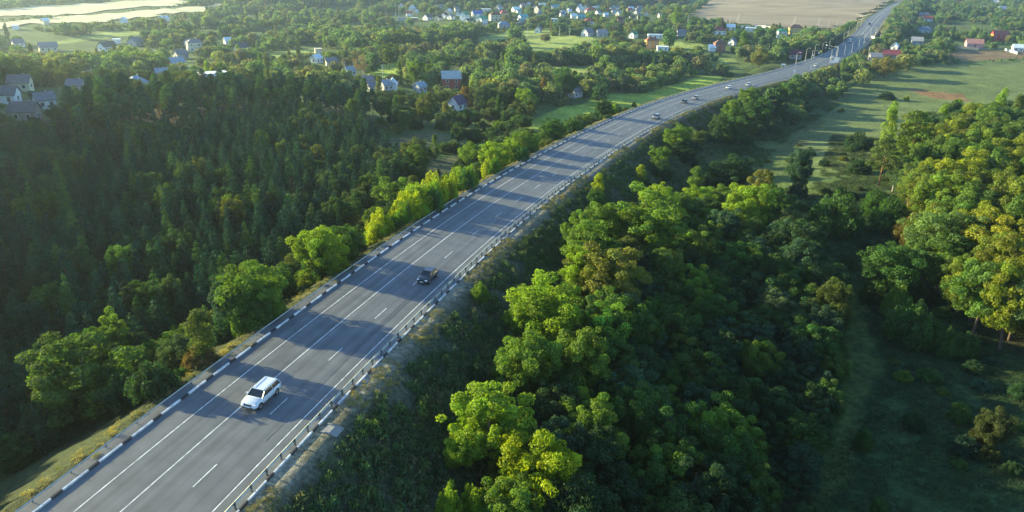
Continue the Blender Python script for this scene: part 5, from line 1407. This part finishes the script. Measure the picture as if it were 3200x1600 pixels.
def mid_src(kind, mat, n=3):
    return [(join_meshes('mass_' + kind, relit(V[0], mat, 'c'), V[1]), V[2], V[3]) for V in VAR[kind][:n]]
near_pine = [p for p in mass if p['kind'] in ('pine', 'young')]
build_mass('pine_mass', near_pine, {'pine': mid_src('pine', M['needle_mix']), 'young': mid_src('young', M['needle_mix'])}, 'dense pines of the wood left of the road')
rest = [p for p in mass if p['kind'] not in ('pine', 'young')]
near = [p for p in rest if p['dist'] < 330]; fars = [p for p in rest if p['dist'] >= 330]
build_mass('broadleaf_mass', near, {k: mid_src(k, M['leaf_mix']) for k in ('broad', 'shrub', 'poplar', 'bare')}, 'smaller trees and bushes between the larger crowns')
def far_src(kind, k):
    out = []
    for i in range(k):
        r_ = np.random.default_rng(500 + i)
        if kind == 'broad': cl, w, h, t = cl_round(r_, 8, 8.6, 30, 0.52, 0.42), 8, 8.6, 6
        elif kind == 'shrub': cl, w, h, t = cl_shrub(r_, 5, 3.6, 20), 5, 3.6, 1.5
        else: cl, w, h, t = cl_poplar(r_, 3.4, 10, 20), 3.4, 10, 8
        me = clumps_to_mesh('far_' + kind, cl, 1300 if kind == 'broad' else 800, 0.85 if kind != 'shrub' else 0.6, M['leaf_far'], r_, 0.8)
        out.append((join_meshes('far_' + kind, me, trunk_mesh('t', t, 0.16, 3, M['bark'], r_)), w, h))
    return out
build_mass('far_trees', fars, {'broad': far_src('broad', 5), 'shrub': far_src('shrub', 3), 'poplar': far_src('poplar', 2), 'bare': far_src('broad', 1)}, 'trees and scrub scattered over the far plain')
print('plants', len(PLANTS), 'single', len(single), 'near pine mass', len(near_pine), 'near', len(near), 'far', len(fars))

# ---------------------------------------------------------------- weeds and grass
def tuft(seed, n, w, h, mat, size, aspect=0.25, up=2.0):
    r_ = np.random.default_rng(seed); a = r_.random(n) * 6.283; k = np.sqrt(r_.random(n)) * w / 2
    C = np.stack([np.cos(a) * k, np.sin(a) * k, h * r_.random(n) * (1 - (k / (w / 2)) ** 2 * 0.6)], 1)
    N = r_.normal(size=(n, 3)) + np.stack([np.cos(a), np.sin(a), 0.5 + 0 * a], 1)
    V, F = leaves_at(C, N, size, aspect, r_, up); me = mesh_np('tuft', V, F, mat)
    add_attr(me, 'tone', np.repeat((1 + r_.normal(0, 0.25, n)).clip(0.4, 1.8), 4)); add_attr(me, 'warm', np.repeat(0.5 + r_.normal(0, 0.015, n), 4)); return me
def grass_mass(name, P, smin, smax, src, label, zl=0.0):
    n = len(P); z = ht(P[:, 0], P[:, 1]) + zl
    s = rng.uniform(smin, smax, n); rot = np.zeros((n, 3)); rot[:, 2] = rng.random(n) * 6.283
    gn_mass(name, np.c_[P, z], rot, np.stack([s, s, s * rng.uniform(0.6, 1.4, n)], 1), rng.integers(0, len(src), n), src, label)
weed_src = [tuft(1, 90, 1.1, 0.7, M['weed'], 0.20, 0.5, 0.8), tuft(2, 70, 0.9, 0.9, M['weed'], 0.24, 0.35, 1.6), tuft(3, 60, 1.3, 0.45, M['weed'], 0.22, 0.5, 0.5)]
dry_src = [tuft(4, 60, 0.7, 0.35, M['drygrass'], 0.22, 0.14, 2.5), tuft(5, 50, 0.9, 0.25, M['drygrass'], 0.2, 0.16, 1.5)]
mead_src = [tuft(6, 60, 1.6, 0.35, M['meadowgrass'], 0.26, 0.2, 1.8), tuft(7, 60, 1.8, 0.28, M['meadowgrass'], 0.24, 0.22, 1.2)]
def road_points(s0, s1, o0, o1, dens, seed):
    n = int((s1 - s0) * abs(o1 - o0) * dens); r_ = np.random.default_rng(seed); s = r_.uniform(s0, s1, n); o = r_.uniform(o0, o1, n)
    return road_pt(s, o)[:, :2], s, o
P, s_, o_ = road_points(-30, 150, RK + 3.0, RK + 34, 2.6, 71); k = vnoise(P[:, 0], P[:, 1], 6, 72) * 0.7 + vnoise(P[:, 0], P[:, 1], 1.8, 73) * 0.3 + (o_ - RK - 8) * 0.016 > 0.36
P2, s2, o2 = road_points(150, 400, RK + 3.0, RK + 34, 0.8, 74); k2 = vnoise(P2[:, 0], P2[:, 1], 7, 75) > 0.35
grass_mass('weeds', np.concatenate([P[k], P2[k2]]), 0.6, 1.5, weed_src, 'tangled low weeds covering the slope right of the road')
P, s_, o_ = road_points(-30, 420, RK + 0.25, RK + 3.4, 4.0, 76); k = vnoise(P[:, 0], P[:, 1], 5, 77) > 0.42
P2, s2, o2 = road_points(-30, 420, LK - 4.0, LK - 1.4, 1.3, 78)
P3, s3, o3 = road_points(-30, 300, LK - 1.0, LK - 0.15, 1.2, 79); k3 = vnoise(P3[:, 0], P3[:, 1], 2.2, 80) > 0.6
grass_mass('dry_verge_grass', np.concatenate([P[k], P2, P3[k3]]), 0.5, 1.2, dry_src, 'dry pale grass along both road edges', 0.0)
vp = zone([(2450, 700), (2560, 560), (2600, 420), (2750, 430), (2840, 700), (2920, 900), (3100, 1080), (3400, 1250), (3400, 1700), (2400, 1700), (2700, 1300), (2760, 1150), (2680, 900)])
P = poisson(vp, 1.0, 81); P = P[visible(P, 0.5)]; P = P[vnoise(P[:, 0], P[:, 1], 4, 82) > 0.25]
P4 = poisson(gul, 1.0, 83)
grass_mass('valley_grass', np.concatenate([P, P4]), 0.6, 1.3, mead_src, 'rough grass on the valley floor right of the wood')

# ================================================================ CARS
def car(s, off, color, label, kind='saloon', name='car', lights=True, away=False, cat='car'):
    L, Wc, H = {'saloon': (4.5, 1.78, 1.45), 'suv': (4.8, 1.9, 1.64), 'van': (5.2, 2.0, 2.3), 'hatch': (4.0, 1.72, 1.5)}[kind]
    hw = Wc / 2; gc_ = 0.2
    p0 = road_pt(s, off); f = road_pt(s + 1, off) - road_pt(s - 1, off); sg = 1 if away else -1
    X = Vector(f).normalized() * sg; Rg = Vector(road_pt(s, off - sg) - road_pt(s, off + sg)).normalized()
    Z_ = X.cross(Rg).normalized(); Y_ = Z_.cross(X)
    root = empty(name, (0, 0, 0)); mt = Matrix.Identity(4)
    for i, a in enumerate((X, Y_, Z_)):
        for j in range(3): mt[j][i] = a[j]
    for j in range(3): mt[j][3] = p0[j]
    root.matrix_world = mt; tag(root, label, cat, 'cars driving on the highway')
    # body loft: x from rear (-) to front (+)
    if kind == 'suv': pr = [(-.50, .62, .95, .86), (-.485, .45, 1.08, .95), (-.40, .36, 1.12, 1), (-.10, .34, 1.08, 1), (.16, .34, 1.05, 1), (.30, .36, 1.02, .99), (.42, .38, .93, .95), (.485, .42, .80, .86), (.50, .50, .68, .74)]; cab = (-.485, -.40, .08, .23); roofh = 1.60
    elif kind == 'van': pr = [(-.50, .4, 1.1, .92), (-.49, .35, 1.2, .99), (0, .32, 1.2, 1), (.28, .32, 1.15, 1), (.42, .34, 1.02, .96), (.49, .4, .8, .86), (.5, .5, .7, .8)]; cab = (-.49, -.48, .22, .36); roofh = 2.25
    else: pr = [(-.50, .5, .78, .80), (-.48, .36, .92, .91), (-.40, .28, .95, .98), (-.12, .26, .93, 1), (.14, .26, .90, 1), (.30, .28, .84, .98), (.43, .30, .74, .93), (.485, .34, .64, .84), (.50, .42, .56, .72)]; cab = (-.40, -.26, .04, .20) if kind == 'saloon' else (-.49, -.38, .04, .2); roofh = H
    V = []; m_ = 10
    for x, zb, zt, w in pr:
        h = hw * w
        V += [(x * L, -h * .80, zb - .06), (x * L, -h, zb + .10), (x * L, -h * 1.0, (zb + zt) / 2), (x * L, -h * .95, zt - .05), (x * L, -h * .72, zt + .01), (x * L, h * .72, zt + .01), (x * L, h * .95, zt - .05), (x * L, h, (zb + zt) / 2), (x * L, h, zb + .10), (x * L, h * .80, zb - .06)]
    F = [(i * m_ + k, (i + 1) * m_ + k, (i + 1) * m_ + (k + 1) % m_, i * m_ + (k + 1) % m_) for i in range(len(pr) - 1) for k in range(m_)]
    F += [tuple(range(m_)), tuple(reversed(range((len(pr) - 1) * m_, len(pr) * m_)))]
    o = MB().add(V, F).build('body', M['paint'], root, True); o.color = (*color, 1)
    belt_ = 0.90 if kind != 'suv' else 1.04
    if kind == 'van': belt_ = 1.16
    a, b, c, d = [q * L for q in cab]; rt = roofh - 0.05; w0, w1 = hw * .93, hw * .76
    V = [(a, -w0, belt_), (d, -w0, belt_), (d, w0, belt_), (a, w0, belt_), (b, -w1, rt), (c, -w1, rt), (c, w1, rt), (b, w1, rt)]
    FF = [(3, 2, 1, 0), (4, 5, 6, 7), (0, 1, 5, 4), (1, 2, 6, 5), (2, 3, 7, 6), (3, 0, 4, 7)]
    MB().add(V, FF).build('windows', M['glass'], root)
    e = 0.03; V = []
    for dz, g in ((0, 1.03), (0.06, .93)):
        V += [(b - .06, -w1 * g, rt + dz), (c + .10, -w1 * g, rt + dz - .02), (c + .10, w1 * g, rt + dz - .02), (b - .06, w1 * g, rt + dz)]
    o = MB().add(V, FF).build('roof', M['paint'], root, False); o.color = (*color, 1)
    pil = MB()
    for sy in (-1, 1):
        for (x0, x1, rw) in ((d, c, .035), (a, b, .05), ((a * .55 + d * .45), (b * .5 + c * .5), .035)): pil.tube([(x0, sy * w0 * 1.005, belt_), (x1, sy * w1 * 1.01, rt + .01)], rw, 5)
    if kind == 'van': pil.box(((a + d) / 2 - .5, 0, (belt_ + rt) / 2), (L * .56, w1 * 2.26, rt - belt_))
    o = pil.build('pillars', M['paint'], root); o.color = (*color, 1)
    wr = .36 if kind in ('suv', 'van') else .31
    for x in (-.31 * L, .315 * L):
        for sy in (-1, 1):
            w = MB().tube([(0, -.11, 0), (0, .11, 0)], wr, 18).build('wheel', M['tyre'], root, False, (x, sy * (hw - .10), wr))
            MB().tube([(0, sy * .10, 0), (0, sy * .125, 0)], wr * .62, 14).build('rim', M['rim'], w)
            MB().tube([(0, -.02, 0), (0, .02, 0)], wr * 1.18, 18).build('wheel_arch', M['plastic'], root, False, (x, sy * (hw - .012), wr + .01))
    zl = .78 if kind in ('suv', 'van') else .62
    for sy in (-1, 1):
        hl = MB().box((L * .465, sy * hw * .66, zl), (.20, .38, .17), taper=.8).build('headlight', M['lamp_glass'], root)
        MB().box((-L * .492, sy * hw * .72, zl + .12), (.10, .26, .18)).build('tail_light', M['taillight'], root)
        mr = MB().box((L * .17, sy * (hw + .12), belt_ + .06), (.14, .20, .14)).build('mirror', M['paint'], root); mr.color = (*color, 1)
    MB().box((L * .492, 0, zl - .03), (.08, hw * .9, .16)).build('grille', M['plastic'], root)
    MB().box((L * .49, 0, zl - .32), (.10, hw * 1.3, .14)).build('bumper', M['plastic'], root)
    MB().box((L * .503, 0, zl - .20), (.03, .52, .12)).build('number_plate', M['white'], root)
    for sy in (-1, 1):
        for xs in (-.17, .045, .20): MB().box((xs * L, sy * (hw + .001), (zl + belt_) / 2 - .06), (.02, .02, belt_ - .42)).build('door_seam', M['plastic'], root)
        for xs in (-.06, .13): MB().box((xs * L, sy * (hw + .012), belt_ - .12), (.18, .03, .035)).build('door_handle', M['plastic'], root)
    MB().box((L * .30, 0, pr[-4][2] + .012), (.02, hw * 1.5, .008)).build('bonnet_seam', M['plastic'], root)
    if kind == 'suv':
        for sy in (-1, 1): MB().tube([(b, sy * w1 * .92, rt + .05), (b + .1, sy * w1 * .92, rt + .12), (c - .1, sy * w1 * .92, rt + .12), (c, sy * w1 * .92, rt + .05)], .025, 5).build('roof_rail', M['steel'], root)
    return root
M['taillight'] = mat_basic('tail_light', (0.35, 0.02, 0.02), 0.2)
def so(px, py, lift=0.0):
    """station and offset of a pixel on the road surface"""
    best = None
    s = np.arange(-30, 1500, 1.0); o = np.linspace(-14, 9, 93)
    A, B = np.meshgrid(s, o, indexing='ij'); Q = project(road_pt(A.ravel(), B.ravel(), lift))
    i = np.hypot(Q[:, 0] - px, Q[:, 1] - py).argmin(); return A.ravel()[i], B.ravel()[i]
for px, py, col, lab, kd, nm in [
 (815, 1245, (.60, .66, .70), 'silvery white estate car with roof rails, nearest to the camera on the centre line', 'suv', 'white_car'),
 (1338, 868, (.012, .016, .028), 'black car with lit-looking headlamps on the right lanes, second nearest', 'saloon', 'car'),
 (2050, 368, (.22, .23, .25), 'grey off-roader with pale roof rack, first of the distant cars', 'suv', 'car'),
 (2137, 319, (.03, .04, .045), 'dark car with pale bonnet, behind the grey off-roader', 'saloon', 'car'),
 (2174, 308, (.30, .31, .31), 'silver-grey hatchback just behind the dark car', 'hatch', 'car'),
 (2277, 275, (.78, .80, .80), 'white saloon alone before the end of the bend', 'saloon', 'car'),
 (2338, 266, (.45, .46, .46), 'silver car with black windows behind the white saloon', 'hatch', 'car'),
 (2549, 206, (.78, .80, .80), 'small white car approaching the white billboard', 'hatch', 'car'),
 (2655, 130, (.78, .80, .82), 'white van crossing the junction', 'van', 'van'),
 (2717, 77, (.03, .05, .10), 'dark blue van beyond the junction', 'van', 'van')]:
    s, o = so(px, py, 0.3); car(float(s), float(o), col, lab, kd, nm if nm != 'white_car' else 'car', cat='van' if kd == 'van' else 'car')
s, o = so(2599, 183); car(float(s), float(o), (.78, .8, .8), 'white car beside the lamp posts near the billboard', 'hatch')

# ================================================================ STREET FURNITURE
def lamp(px, py, hgt, side, label):
    p = at(px, py)[0]; s, o = road_sd(p[0], p[1]); h = road_heading(float(s[0]))
    d = Vector((math.cos(h + math.pi / 2 * side), math.sin(h + math.pi / 2 * side), 0))
    root = empty('street_lamp', tuple(p)); tag(root, label, 'street lamp', 'street lamps at the junction')
    MB().tube([(0, 0, -.5), (0, 0, hgt)], [.15, .09], 8).build('pole', M['pole'], root)
    MB().tube([(0, 0, hgt - .1), d * .5 + Vector((0, 0, hgt + .35)), d * 1.5 + Vector((0, 0, hgt + .5))], .05, 6).build('arm', M['pole'], root)
    MB().box(tuple(d * 1.8 + Vector((0, 0, hgt + .48))), (.7, .32, .16), math.atan2(d.y, d.x)).build('lamp_head', M['white'], root)
lz = [(2594.7, 195, 1, 'nearest'), (2614, 187.5, 1, 'second'), (2636.6, 179, 1, 'third'), (2660, 168.7, 1, 'fourth'), (2681.7, 154.7, 1, 'fifth'), (2698.8, 142, 1, 'sixth'), (2718, 122, 1, 'seventh'), (2734, 116, 1, 'eighth')]
for x, y, sd, w in lz: lamp(x, y, 8.2, sd, f'pale lamp post, {w} along the right edge of the road before the junction')
for (x, y), w in zip([(2516, 193), (2543.5, 181), (2567, 172), (2589, 159.4), (2611, 141), (2634, 136), (2650, 113), (2677, 92), (2690, 80)], ['nearest', 'second', 'third', 'fourth', 'fifth', 'sixth', 'seventh', 'eighth', 'farthest']):
    lamp(x, y, 8.2, -1, f'pale lamp post, {w} along the left edge of the road before the junction')
lamp(2486, 205, 7.5, -1, 'brownish lamp post standing below the road right of the town sign')
def power_pole(px, py, hgt, label, strut=0, kind='single'):
    p = at(px, py)[0]; face = math.atan2(p[1], p[0]) - math.pi / 2
    root = empty('power_pole', tuple(p), face); tag(root, label, 'power pole', 'power poles')
    if kind == 'H':
        for x in (-1.8, 1.8): MB().tube([(x, 0, -.5), (x * .8, 0, hgt)], [.18, .12], 7).build('pole', M['pole'], root)
        MB().box((0, 0, hgt), (6.4, .22, .25)).build('crossarm', M['pole'], root)
    else:
        MB().tube([(0, 0, -.5), (0, 0, hgt)], [.16, .10], 7).build('pole', M['pole'], root)
        if strut: MB().tube([(strut, .6, -.5), (0, 0, hgt * .92)], [.14, .10], 6).build('strut', M['pole'], root)
        MB().box((0, 0, hgt - .4), (1.7, .10, .12)).build('crossarm', M['pole'], root)
        for x in (-.75, 0, .75): MB().tube([(x, 0, hgt - .34), (x, 0, hgt - .1)], .05, 6).build('insulator', M['white'], root)
for a in [(1242, 54, 12, 'H-shaped power pole standing on the slope left of the far village', 0, 'H'), (427, 252, 9, 'power pole at the edge of the dark hedge in the left village'), (569, 270, 9, 'power pole left of the long white flat building'),
 (596, 262, 8, 'power pole on the grass left of the long white flat building'), (1078, 240, 8, 'power pole beside the white and blue house'), (1197, 262, 9, 'power pole in the middle hamlet gardens'), (1473, 275, 9, 'power pole right of the two-storey red house'),
 (1648, 118, 9, 'power pole on the pale meadow left of the lone round tree'), (1748, 114, 9, 'power pole right of the lone round tree'), (1779, 124, 9, 'power pole before the white-gabled cottage'), (1490, 117, 9, 'power pole before the bright green-roofed house'),
 (2163, 130, 9, 'A-shaped power pole right of the dark oval tree', 2.5), (2151, 78, 9, 'A-shaped power pole at the ploughed field corner', -2.5), (2258, 90, 9, 'power pole at the edge of the ploughed field, left one'), (2281, 80, 9, 'power pole at the edge of the ploughed field, middle one'),
 (2307, 76, 10, 'A-shaped power pole in the ploughed field', -3), (2388, 108, 9, 'A-shaped power pole right of the garage row', 3), (2482, 82, 9, 'power pole above the yellow hip-roofed house', -3), (2558, 88, 9, 'A-shaped power pole at the field edge', -3), (2586, 95, 8, 'brown power pole at the field edge before the trees'),
 (2613, 97, 9, 'A-shaped power pole before the roadside trees', 2.2), (2758, 124, 9, 'A-shaped power pole right of the junction', 3), (2749, 130, 8, 'power pole at the side road right of the junction'), (2712, 184, 8, 'power pole at the pale grey shed'), (1285, 36, 9, 'power pole behind the far village trees'),
 (2788, 598, 9, 'grey power pole standing below the leaning pine on the hill')]:
    power_pole(*a)
def sign(px, py, w, h, z, label, posts=2, mat='white', name='road_sign', cat='road sign', rot=0.0):
    p = at(px, py)[0]; face = math.atan2(p[1], p[0]) - math.pi / 2 + rot
    root = empty(name, tuple(p), face); tag(root, label, cat)
    for x in ([-w * .38, w * .38] if posts == 2 else [0]): MB().tube([(x, .08, -.5), (x, .08, z + h)], .06, 6).build('post', M['pole'], root)
    MB().box((0, 0, z + h / 2), (w, .08, h)).build('board', M[mat], root)
M['yellow'] = mat_basic('yellow_sign', (0.75, 0.62, 0.05), 0.5)
sign(2446.5, 216, 2.4, 1.0, 2.2, 'white town sign on two posts left of the road at the far bend')
sign(2481, 240, 1.2, 1.4, 2.2, 'small white double board on a post at the right guard rail', 1)
sign(2532, 223, .9, .9, 2.6, 'small white sign on a thin post right of the bend', 1)
sign(2579, 161, .8, .8, 2.2, 'small pale round-looking sign left of the road near the lamp posts', 1)
sign(2612, 201, 3.2, 3.4, 1.0, 'white billboard box standing on the right verge of the far road', 2, 'white', 'billboard', 'billboard')
sign(2597, 203, 2.6, 1.5, 1.2, 'low white board left of the billboard box', 2)
def gantry(px, py):
    p = at(px, py)[0]; face = math.atan2(p[1], p[0]) - math.pi / 2
    root = empty('sign_gantry', tuple(p), face); tag(root, 'cantilever gantry with yellow and white signs left of the far road', 'sign gantry')
    MB().tube([(0, 0, -.5), (0, 0, 6)], .14, 7).build('pole', M['pole'], root)
    MB().tube([(0, 0, 5.9), (5.2, 0, 5.9)], .10, 6).build('arm', M['pole'], root)
    MB().tube([(5.0, -.1, 5.7), (5.0, -.2, 5.7)], .75, 14).build('round_sign', M['yellow'], root)
    MB().box((3.8, -.1, 4.7), (.9, .08, 1.1)).build('board', M['white'], root); MB().box((.5, -.1, 3.0), (.9, .08, .9)).build('board', M['white'], root)
gantry(2536, 187)
def barrier(px, py):
    p = at(px, py)[0]; root = empty('boom_arm', tuple(p), 0); tag(root, 'long white signal arm on a post reaching over the far road', 'signal arm')
    MB().tube([(0, 0, -.3), (0, 0, 9.6)], .12, 7).build('post', M['pole'], root)
    s, o = road_sd(p[0], p[1]); h = road_heading(float(s[0])) + math.pi / 2; d = Vector((math.cos(h), math.sin(h), 0))
    MB().tube([Vector((0, 0, 8.6)), d * 6.5 + Vector((0, 0, 9.6))], .09, 6).build('arm', M['pole'], root); MB().box(tuple(d * 6.8 + Vector((0, 0, 9.6))), (1.0, 1.0, .4)).build('lamp_head', M['white'], root)
barrier(2610.5, 190.5)
def fence(pts, label, mat='white', h=1.7, seg=3.0, name='fence', cat='fence'):
    P = at([a for a, b in pts], [b for a, b in pts]); root = empty(name, tuple(P[0])); tag(root, label, cat); c0 = P[0]
    for a, b in zip(P[:-1], P[1:]):
        L = math.hypot(b[0] - a[0], b[1] - a[1]); n = max(1, int(L / seg)); ang = math.atan2(b[1] - a[1], b[0] - a[0])
        pm = MB().box((L / n / 2, 0, h / 2 - .2), (L / n - .15, .07, h + .2)).mesh('panel', M[mat]); po = MB().box((0, 0, h / 2 - .2), (.16, .16, h + .5)).mesh('post', M['pole'])
        for i in range(n):
            t = i / n; x, y = a[0] + (b[0] - a[0]) * t, a[1] + (b[1] - a[1]) * t; z = float(ht(x, y)[0])
            link('panel', pm, root, (x - c0[0], y - c0[1], z - c0[2]), ang); link('post', po, root, (x - c0[0], y - c0[1], z - c0[2]), ang)
fence([(2052, 88), (2120, 84), (2190, 92)], 'long white fence behind the far gardens left of the ploughed field')
fence([(2310, 86), (2370, 84), (2424, 92)], 'white fence along the lower edge of the ploughed field')
fence([(2985, 150), (3055, 156), (3135, 154)], 'pale grey fence in front of the pink house', 'concrete')
fence([(3140, 158), (3178, 170)], 'white wall running down right of the pink house')
fence([(1606, 80), (1670, 70)], 'pale fence below the cyan-roofed house', 'concrete')
fence([(1690, 74), (1760, 78), (1800, 80)], 'long white fence on the far village street')
fence([(2052, 168), (2078, 170)], 'bright white fence before the orange brick house')
fence([(2724, 118), (2732, 124), (2750, 130)], 'white railing curving round the corner of the junction')
fence([(2615, 117), (2660, 116), (2700, 112)], 'low pale wall along the side road left of the junction', 'concrete', 0.6)
def chute(px, py, length, width, label):
    s, o = so(px, py); s = float(s); L = [RK + .7 + k * length / 5 for k in range(6)]
    root = empty('drainage_chute', tuple(road_pt(s, RK + .7))); tag(root, label, 'concrete drain'); c0 = np.array(root.location)
    def band(nm, s_off, w, h0, h1):
        V = []; F = []
        for o_ in L:
            for ds, dz in ((s_off - w / 2, h0), (s_off + w / 2, h0), (s_off + w / 2, h1), (s_off - w / 2, h1)):
                q = road_pt(s + ds, o_); q[2] = float(ht(q[0], q[1])[0]) + dz; V.append(tuple(q - c0))
        for i in range(5):
            for k in range(4): F.append((i * 4 + k, i * 4 + (k + 1) % 4, (i + 1) * 4 + (k + 1) % 4, (i + 1) * 4 + k))
        F += [(3, 2, 1, 0), (20, 21, 22, 23)]
        MB().add(V, F).build(nm, M['concrete'], root)
    band('channel_floor', 0, width, -.1, .07); band('side_wall', -width / 2 - .08, .14, -.2, .16); band('side_wall', width / 2 + .08, .14, -.2, .16)
chute(1768, 572, 7, 1.2, 'pale concrete drain chute below the guard rail, right of the road in mid distance')
chute(2045, 393, 7, 1.0, 'concrete drain chute below the guard rail near the distant grey off-roader')
chute(2246, 309, 5, 1.0, 'concrete drain chute at the far part of the guard rail')
chute(985, 1325, 1.7, 1.3, 'short wide concrete spillway behind the near guard rail')

# ---------------------------------------------------------------- the air
def haze():
    m = bpy.data.materials.new('haze_air'); m.use_nodes = True
    n, l = m.node_tree.nodes, m.node_tree.links; n.remove(n["Principled BSDF"])
    v = n.new("ShaderNodeVolumePrincipled"); v.inputs["Color"].default_value = (0.72, 0.90, 1.0, 1); v.inputs["Density"].default_value = HAZE; v.inputs["Anisotropy"].default_value = 0.76
    l.new(v.outputs[0], n["Material Output"].inputs["Volume"])
    zmin = float(gz.min()) - 1.0; zmax = 75.0; lim = 7400
    o = MB().box((0, 3300, (zmin + zmax) / 2), (14200, 7900, zmax - zmin)).build('haze', m); tag(o, kind='stuff')
HAZE = 0.0002
haze()
